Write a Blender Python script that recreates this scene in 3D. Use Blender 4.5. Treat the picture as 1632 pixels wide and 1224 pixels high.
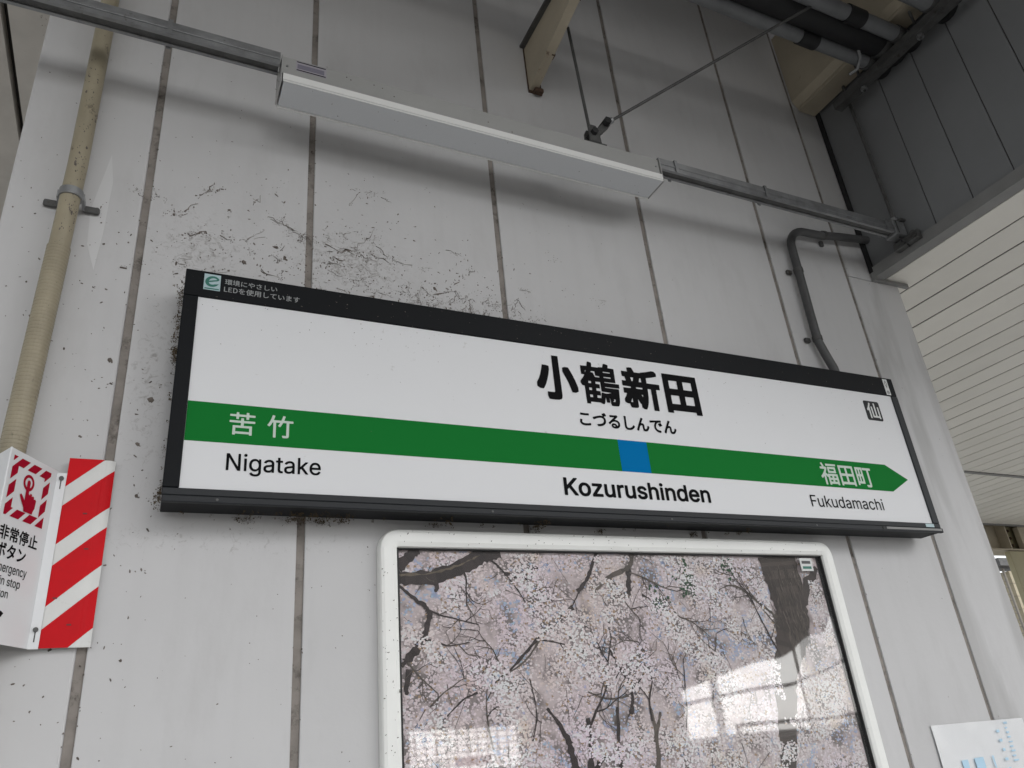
import bpy, bmesh, math, random
from mathutils import Vector, Matrix

# ------------------------------------------------------------------ scene
sc = bpy.context.scene
for o in list(bpy.data.objects):
    bpy.data.objects.remove(o)
COL = sc.collection
R = math.radians

# ------------------------------------------------------------------ camera
cam = bpy.data.cameras.new('camera')
cam.sensor_width = 36.0
cam.lens = 26.94
cam.clip_start = 0.02
cam.clip_end = 400.0
cam_o = bpy.data.objects.new('camera', cam)
COL.objects.link(cam_o)
CR, CU, CF = Vector((0.904, -0.419, -0.089)), Vector((-0.107, -0.423, 0.900)), Vector((0.414, 0.803, 0.427))
CF.normalize(); CR = (CR - CF * CR.dot(CF)).normalized(); CU = CR.cross(CF)
m = Matrix((CR, CU, -CF)).transposed().to_4x4()
m.translation = (-0.337, -1.810, 1.550)
cam_o.matrix_world = m
sc.camera = cam_o

# ------------------------------------------------------------------ sky, sun, exposure
SUN_EL, SUN_AZ = R(8.0), R(23.0)      # azimuth measured from -Y towards +X
w = bpy.data.worlds.new('World'); sc.world = w
w.use_nodes = True
nt = w.node_tree
bg = nt.nodes['Background']
sky = nt.nodes.new('ShaderNodeTexSky'); sky.sky_type = 'NISHITA'; sky.sun_disc = False
sky.sun_elevation = R(40.0); sky.sun_rotation = math.pi - SUN_AZ
sky.air_density = 1.0; sky.dust_density = 1.0; sky.ozone_density = 1.0
hs = nt.nodes.new('ShaderNodeHueSaturation'); hs.inputs['Saturation'].default_value = 0.14
nt.links.new(sky.outputs[0], hs.inputs['Color'])
nt.links.new(hs.outputs[0], bg.inputs['Color'])
bg.inputs['Strength'].default_value = 0.15
sun = bpy.data.lights.new('sun', 'SUN')
sun.energy = 0.8; sun.angle = R(46.0); sun.color = (1.0, 0.985, 0.97)
sun_o = bpy.data.objects.new('sun', sun); COL.objects.link(sun_o)
sd = Vector((math.sin(SUN_AZ) * math.cos(SUN_EL), -math.cos(SUN_AZ) * math.cos(SUN_EL), math.sin(SUN_EL)))
sun_o.rotation_euler = sd.to_track_quat('Z', 'Y').to_euler()
sun_o.location = (4, -20, 12)
vs = sc.view_settings
vs.view_transform = 'Standard'; vs.look = 'None'; vs.gamma = 1.0
vs.exposure = 0.74
sc.cycles.use_denoising = True
sc.cycles.max_bounces = 10; sc.cycles.diffuse_bounces = 6
sc.cycles.sample_clamp_indirect = 6.0
sc.render.film_transparent = False
rnd = random.Random(7)

# ------------------------------------------------------------------ helpers
def link(o, parent=None):
    COL.objects.link(o)
    if parent is not None:
        o.parent = parent
    return o

def tag(o, label=None, cat=None, group=None, kind=None):
    if label: o['label'] = label
    if cat: o['category'] = cat
    if group: o['group'] = group
    if kind: o['kind'] = kind
    return o

def thing(name, label, cat, loc, group=None):
    o = bpy.data.objects.new(name, None)
    o.empty_display_size = 0.05
    o.location = loc
    link(o)
    return tag(o, label, cat, group)

class MB:
    """collects world-space geometry; build() makes one mesh object"""
    def __init__(self):
        self.v = []; self.f = []
    def add(self, vs, fs):
        b = len(self.v)
        self.v += [tuple(p) for p in vs]
        self.f += [tuple(b + i for i in f) for f in fs]
        return self
    def box(self, x0, x1, y0, y1, z0, z1):
        vs = [(x, y, z) for x in (x0, x1) for y in (y0, y1) for z in (z0, z1)]
        return self.add(vs, [(0, 1, 3, 2), (4, 6, 7, 5), (0, 4, 5, 1), (2, 3, 7, 6), (0, 2, 6, 4), (1, 5, 7, 3)])
    def prism(self, pts, a, b, axis):
        """polygon of 2D points extruded from a to b along axis ('x': pts=(y,z), 'y': (x,z), 'z': (x,y))"""
        def P(p, t):
            return {'x': (t, p[0], p[1]), 'y': (p[0], t, p[1]), 'z': (p[0], p[1], t)}[axis]
        n = len(pts)
        vs = [P(p, a) for p in pts] + [P(p, b) for p in pts]
        fs = [tuple(range(n))[::-1], tuple(range(n, 2 * n))] + [(i, (i + 1) % n, n + (i + 1) % n, n + i) for i in range(n)]
        return self.add(vs, fs)
    def tube(self, path, r, n=12, caps=True):
        path = [Vector(p) for p in path]
        rs = r if isinstance(r, (list, tuple)) else [r] * len(path)
        t = (path[1] - path[0]).normalized()
        up = Vector((0, 0, 1)) if abs(t.z) < .9 else Vector((0, 1, 0))
        u = t.cross(up).normalized()
        vs = []; fs = []
        for i, p in enumerate(path):
            if i == 0: d = path[1] - p
            elif i == len(path) - 1: d = p - path[i - 1]
            else: d = (path[i + 1] - p).normalized() + (p - path[i - 1]).normalized()
            d.normalize()
            u = (u - d * u.dot(d)).normalized(); v = d.cross(u)
            for k in range(n):
                a = 2 * math.pi * k / n
                vs.append(p + (u * math.cos(a) + v * math.sin(a)) * rs[i])
        for i in range(len(path) - 1):
            for k in range(n):
                a = i * n + k; b = i * n + (k + 1) % n
                fs.append((a, b, b + n, a + n))
        if caps:
            fs.append(tuple(range(n))[::-1]); fs.append(tuple(range((len(path) - 1) * n, len(path) * n)))
        return self.add(vs, fs)
    def build(self, name, mat, parent=None, bevel=0.0, smooth=False, seg=2, keep=False):
        me = bpy.data.meshes.new(name)
        o0 = parent.location if parent is not None else Vector((0, 0, 0))
        if parent is not None and parent.parent is not None:
            o0 = o0 + parent.parent.location
        if parent is None:
            xs = [p[0] for p in self.v]; ys = [p[1] for p in self.v]; zs = [p[2] for p in self.v]
            o0 = Vector(((min(xs) + max(xs)) / 2, (min(ys) + max(ys)) / 2, min(zs)))
        me.from_pydata([(p[0] - o0[0], p[1] - o0[1], p[2] - o0[2]) for p in self.v], [], self.f)
        bm = bmesh.new(); bm.from_mesh(me)
        if not keep:
            bmesh.ops.recalc_face_normals(bm, faces=bm.faces)
        if bevel > 0:
            es = [e for e in bm.edges if len(e.link_faces) == 2 and e.calc_face_angle(0) > 0.6]
            bmesh.ops.bevel(bm, geom=es, offset=bevel, segments=seg, profile=0.5, affect='EDGES', clamp_overlap=True)
        bm.to_mesh(me); bm.free()
        if smooth:
            me.polygons.foreach_set('use_smooth', [True] * len(me.polygons))
            if hasattr(me, 'set_sharp_from_angle'):
                me.set_sharp_from_angle(angle=R(40))
        me.materials.append(mat)
        o = bpy.data.objects.new(name, me)
        link(o, parent)
        if parent is None:
            o.location = o0
        return o

def flat_mesh(name, polys, mat, parent, to3d, thick=None):
    """polygon soup with holes: list of closed 2D loops filled even-odd, mapped by to3d(x, y)"""
    cu = bpy.data.curves.new('tmp', 'CURVE'); cu.dimensions = '2D'; cu.fill_mode = 'FRONT'
    for pts in polys:
        s = cu.splines.new('POLY'); s.points.add(len(pts) - 1)
        for i, p in enumerate(pts):
            s.points[i].co = (p[0], p[1], 0, 1)
        s.use_cyclic_u = True
    ob = bpy.data.objects.new('tmp', cu); COL.objects.link(ob)
    me = bpy.data.meshes.new_from_object(ob.evaluated_get(bpy.context.evaluated_depsgraph_get()))
    bpy.data.objects.remove(ob); bpy.data.curves.remove(cu)
    o0 = parent.location.copy()
    if parent.parent is not None: o0 += parent.parent.location
    if parent.parent is not None and parent.parent.parent is not None: o0 += parent.parent.parent.location
    for v in me.vertices:
        v.co = Vector(to3d(v.co.x, v.co.y)) - o0
    me.name = name; me.materials.clear(); me.materials.append(mat)
    o = bpy.data.objects.new(name, me); link(o, parent)
    return o

def text_polys(s, x0, x1, z0, z1):
    loops = [[tuple(map(int, q.split(','))) for q in c.split(' ')] for c in GLYPHS[s].split('|')]
    W = max(p[0] for c in loops for p in c); H = max(p[1] for c in loops for p in c)
    # scaled up so that the curve fill keeps its precision
    return [[((x0 + (x1 - x0) * p[0] / W) * 100, (z0 + (z1 - z0) * p[1] / H) * 100) for p in c] for c in loops]

def lettering(s, box, mat, parent, y, name='lettering', to3d=None):
    f = to3d or (lambda a, b: (a, y, b))
    return flat_mesh(name, text_polys(s, *box), mat, parent, lambda a, b: f(a / 100, b / 100))

# ------------------------------------------------------------------ materials
def mat(name, col, rough=0.6, metal=0.0, spec=0.5, var=0.0, vscale=6.0, bump=0.0, bscale=60.0, dirt=None, dscale=8.0, damt=0.0, stretch=(1, 1, 1)):
    m = bpy.data.materials.new(name); m.use_nodes = True
    nt = m.node_tree; N = nt.nodes; L = nt.links
    b = N['Principled BSDF']
    b.inputs['Roughness'].default_value = rough; b.inputs['Metallic'].default_value = metal
    b.inputs['Specular IOR Level'].default_value = spec
    c4 = (*col, 1)
    b.inputs['Base Color'].default_value = c4
    if var or dirt or bump:
        geo = N.new('ShaderNodeNewGeometry')
        mp = N.new('ShaderNodeMapping'); mp.inputs['Scale'].default_value = stretch
        L.new(geo.outputs['Position'], mp.inputs['Vector'])
    cur = None
    if var:
        n = N.new('ShaderNodeTexNoise'); n.inputs['Scale'].default_value = vscale; n.inputs['Detail'].default_value = 6; n.inputs['Roughness'].default_value = .6
        L.new(mp.outputs[0], n.inputs['Vector'])
        r = N.new('ShaderNodeValToRGB')
        r.color_ramp.elements[0].position = .3; r.color_ramp.elements[1].position = .7
        r.color_ramp.elements[0].color = (*[c * (1 - var) for c in col], 1)
        r.color_ramp.elements[1].color = (*[min(1, c * (1 + var)) for c in col], 1)
        L.new(n.outputs['Fac'], r.inputs[0]); cur = r.outputs[0]
        mr = N.new('ShaderNodeMapRange'); mr.inputs[3].default_value = max(0, rough - .08); mr.inputs[4].default_value = min(1, rough + .1)
        L.new(n.outputs['Fac'], mr.inputs[0]); L.new(mr.outputs[0], b.inputs['Roughness'])
    if dirt:
        n2 = N.new('ShaderNodeTexNoise'); n2.inputs['Scale'].default_value = dscale; n2.inputs['Detail'].default_value = 9; n2.inputs['Roughness'].default_value = .72
        L.new(mp.outputs[0], n2.inputs['Vector'])
        r2 = N.new('ShaderNodeValToRGB'); r2.color_ramp.elements[0].position = .68 - damt * .25; r2.color_ramp.elements[1].position = .74 - damt * .12
        L.new(n2.outputs['Fac'], r2.inputs[0])
        mx = N.new('ShaderNodeMix'); mx.data_type = 'RGBA'
        L.new(r2.outputs[0], mx.inputs['Factor'])
        if cur: L.new(cur, mx.inputs['A'])
        else: mx.inputs['A'].default_value = c4
        mx.inputs['B'].default_value = (*dirt, 1); cur = mx.outputs['Result']
    if cur: L.new(cur, b.inputs['Base Color'])
    if bump:
        n3 = N.new('ShaderNodeTexNoise'); n3.inputs['Scale'].default_value = bscale; n3.inputs['Detail'].default_value = 5
        L.new(mp.outputs[0], n3.inputs['Vector'])
        bp = N.new('ShaderNodeBump'); bp.inputs['Strength'].default_value = bump; bp.inputs['Distance'].default_value = .002
        L.new(n3.outputs['Fac'], bp.inputs['Height']); L.new(bp.outputs[0], b.inputs['Normal'])
    return m

def wall_mat(name, stain=0.0):
    m = mat(name, (.592, .588, .590), rough=.6, spec=.25, var=.035, vscale=2.2, bump=.25, bscale=45)
    nt = m.node_tree; N = nt.nodes; L = nt.links; b = N['Principled BSDF']
    src = b.inputs['Base Color'].links[0].from_socket
    geo = N.new('ShaderNodeNewGeometry')
    # faint grey smudges
    mp = N.new('ShaderNodeMapping'); mp.inputs['Scale'].default_value = (1, 1, .35)
    L.new(geo.outputs['Position'], mp.inputs['Vector'])
    n = N.new('ShaderNodeTexNoise'); n.inputs['Scale'].default_value = 7; n.inputs['Detail'].default_value = 8; n.inputs['Roughness'].default_value = .65
    L.new(mp.outputs[0], n.inputs['Vector'])
    r = N.new('ShaderNodeMapRange'); r.inputs[1].default_value = .52; r.inputs[2].default_value = .8; r.inputs[3].default_value = 0; r.inputs[4].default_value = .28
    L.new(n.outputs['Fac'], r.inputs[0])
    mx = N.new('ShaderNodeMix'); mx.data_type = 'RGBA'; L.new(r.outputs[0], mx.inputs['Factor']); L.new(src, mx.inputs['A']); mx.inputs['B'].default_value = (.36, .35, .34, 1)
    cur = mx.outputs['Result']
    # faint rain streaks
    mp3 = N.new('ShaderNodeMapping'); mp3.inputs['Scale'].default_value = (11, 1, .35)
    L.new(geo.outputs['Position'], mp3.inputs['Vector'])
    n3 = N.new('ShaderNodeTexNoise'); n3.inputs['Scale'].default_value = 2.0; n3.inputs['Detail'].default_value = 6
    L.new(mp3.outputs[0], n3.inputs['Vector'])
    r3 = N.new('ShaderNodeMapRange'); r3.inputs[1].default_value = .5; r3.inputs[2].default_value = .75; r3.inputs[3].default_value = 0; r3.inputs[4].default_value = .10
    L.new(n3.outputs['Fac'], r3.inputs[0])
    m3 = N.new('ShaderNodeMix'); m3.data_type = 'RGBA'; L.new(r3.outputs[0], m3.inputs['Factor']); L.new(cur, m3.inputs['A']); m3.inputs['B'].default_value = (.44, .435, .43, 1)
    cur = m3.outputs['Result']
    # soft web grime settled on the paint above the sign and along the left joints
    def patch(cx, cz, sx, sz, amt, prev):
        sep = N.new('ShaderNodeVectorMath'); sep.operation = 'SUBTRACT'; sep.inputs[1].default_value = (cx, 0, cz)
        L.new(geo.outputs['Position'], sep.inputs[0])
        sc2 = N.new('ShaderNodeVectorMath'); sc2.operation = 'MULTIPLY'; sc2.inputs[1].default_value = (1 / sx, 0, 1 / sz)
        L.new(sep.outputs[0], sc2.inputs[0])
        le = N.new('ShaderNodeVectorMath'); le.operation = 'LENGTH'; L.new(sc2.outputs[0], le.inputs[0])
        fo = N.new('ShaderNodeMapRange'); fo.interpolation_type = 'SMOOTHSTEP'; fo.inputs[1].default_value = 0; fo.inputs[2].default_value = 1.6; fo.inputs[3].default_value = amt; fo.inputs[4].default_value = 0
        L.new(le.outputs['Value'], fo.inputs[0])
        if prev is None: return fo.outputs[0]
        ad = N.new('ShaderNodeMath'); ad.operation = 'MAXIMUM'; L.new(prev, ad.inputs[0]); L.new(fo.outputs[0], ad.inputs[1]); return ad.outputs[0]
    fld = patch(.12, 2.84, .22, .13, 1.0, None)
    fld = patch(-.28, 2.80, .16, .16, .8, fld); fld = patch(.42, 2.72, .26, .09, .85, fld); fld = patch(-.36, 2.40, .07, .35, .7, fld); fld = patch(.75, 2.72, .40, .12, .45, fld); fld = patch(-.2, 2.03, .5, .05, .6, fld)
    nf = N.new('ShaderNodeTexNoise'); nf.inputs['Scale'].default_value = 55; nf.inputs['Detail'].default_value = 10; nf.inputs['Roughness'].default_value = .75; nf.inputs['Distortion'].default_value = 1.2
    L.new(geo.outputs['Position'], nf.inputs['Vector'])
    ad = N.new('ShaderNodeMath'); ad.operation = 'MULTIPLY_ADD'; ad.inputs[1].default_value = .17; L.new(fld, ad.inputs[0]); L.new(nf.outputs['Fac'], ad.inputs[2])
    r4 = N.new('ShaderNodeMapRange'); r4.inputs[1].default_value = .63; r4.inputs[2].default_value = .80; r4.inputs[3].default_value = 0; r4.inputs[4].default_value = .9
    L.new(ad.outputs[0], r4.inputs[0])
    mu = N.new('ShaderNodeMath'); mu.operation = 'MULTIPLY'; L.new(r4.outputs[0], mu.inputs[0]); L.new(fld, mu.inputs[1])
    m4 = N.new('ShaderNodeMix'); m4.data_type = 'RGBA'; L.new(mu.outputs[0], m4.inputs['Factor']); L.new(cur, m4.inputs['A']); m4.inputs['B'].default_value = (.14, .118, .10, 1)
    cur = m4.outputs['Result']
    if stain:
        # rain-wash streaks running down the end panel
        mp2 = N.new('ShaderNodeMapping'); mp2.inputs['Scale'].default_value = (4.5, 1, .55)
        L.new(geo.outputs['Position'], mp2.inputs['Vector'])
        n2 = N.new('ShaderNodeTexNoise'); n2.inputs['Scale'].default_value = 1.6; n2.inputs['Detail'].default_value = 4
        n2.inputs['Distortion'].default_value = .4
        L.new(mp2.outputs[0], n2.inputs['Vector'])
        r2 = N.new('ShaderNodeMapRange'); r2.inputs[1].default_value = .46; r2.inputs[2].default_value = .57; r2.inputs[3].default_value = 0; r2.inputs[4].default_value = stain
        L.new(n2.outputs['Fac'], r2.inputs[0])
        m2 = N.new('ShaderNodeMix'); m2.data_type = 'RGBA'; L.new(r2.outputs[0], m2.inputs['Factor']); L.new(cur, m2.inputs['A']); m2.inputs['B'].default_value = (.40, .395, .39, 1)
        cur = m2.outputs['Result']
    L.new(cur, b.inputs['Base Color'])
    return m

def tint(m, amt):
    # each panel or slat comes out of the paint shop a touch lighter or darker
    N = m.node_tree.nodes; L = m.node_tree.links; b = N['Principled BSDF']
    src = b.inputs['Base Color'].links[0].from_socket
    oi = N.new('ShaderNodeObjectInfo'); mr = N.new('ShaderNodeMapRange'); mr.inputs[3].default_value = 1 - amt; mr.inputs[4].default_value = 1 + amt
    L.new(oi.outputs['Random'], mr.inputs[0])
    hs = N.new('ShaderNodeHueSaturation'); L.new(mr.outputs[0], hs.inputs['Value']); L.new(src, hs.inputs['Color']); L.new(hs.outputs[0], b.inputs['Base Color'])

def vcol_mat(name, rough=.6):
    m = bpy.data.materials.new(name); m.use_nodes = True
    N = m.node_tree.nodes; b = N['Principled BSDF']; b.inputs['Roughness'].default_value = rough; b.inputs['Specular IOR Level'].default_value = .2
    a = N.new('ShaderNodeAttribute'); a.attribute_name = 'print'
    m.node_tree.links.new(a.outputs['Color'], b.inputs['Base Color'])
    return m

def film_mat(name, ior=1.6, rough=.02, haze=0.0):
    m = bpy.data.materials.new(name); m.use_nodes = True
    N = m.node_tree.nodes; L = m.node_tree.links
    N.remove(N['Principled BSDF'])
    out = N['Material Output']
    tr = N.new('ShaderNodeBsdfTransparent'); gl = N.new('ShaderNodeBsdfGlossy'); gl.inputs['Roughness'].default_value = rough
    fr = N.new('ShaderNodeFresnel')
    # thin sheet: the same reflectance from both of its sides
    ge = N.new('ShaderNodeNewGeometry'); mr = N.new('ShaderNodeMapRange'); mr.inputs[3].default_value = ior; mr.inputs[4].default_value = 1 / ior
    L.new(ge.outputs['Backfacing'], mr.inputs[0]); L.new(mr.outputs[0], fr.inputs['IOR'])
    mx = N.new('ShaderNodeMixShader'); L.new(fr.outputs[0], mx.inputs[0]); L.new(tr.outputs[0], mx.inputs[1]); L.new(gl.outputs[0], mx.inputs[2])
    last = mx
    if haze:
        df = N.new('ShaderNodeBsdfDiffuse'); df.inputs['Color'].default_value = (.75, .75, .75, 1)
        m2 = N.new('ShaderNodeMixShader'); m2.inputs[0].default_value = haze
        L.new(mx.outputs[0], m2.inputs[1]); L.new(df.outputs[0], m2.inputs[2]); last = m2
    L.new(last.outputs[0], out.inputs['Surface'])
    return m


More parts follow.
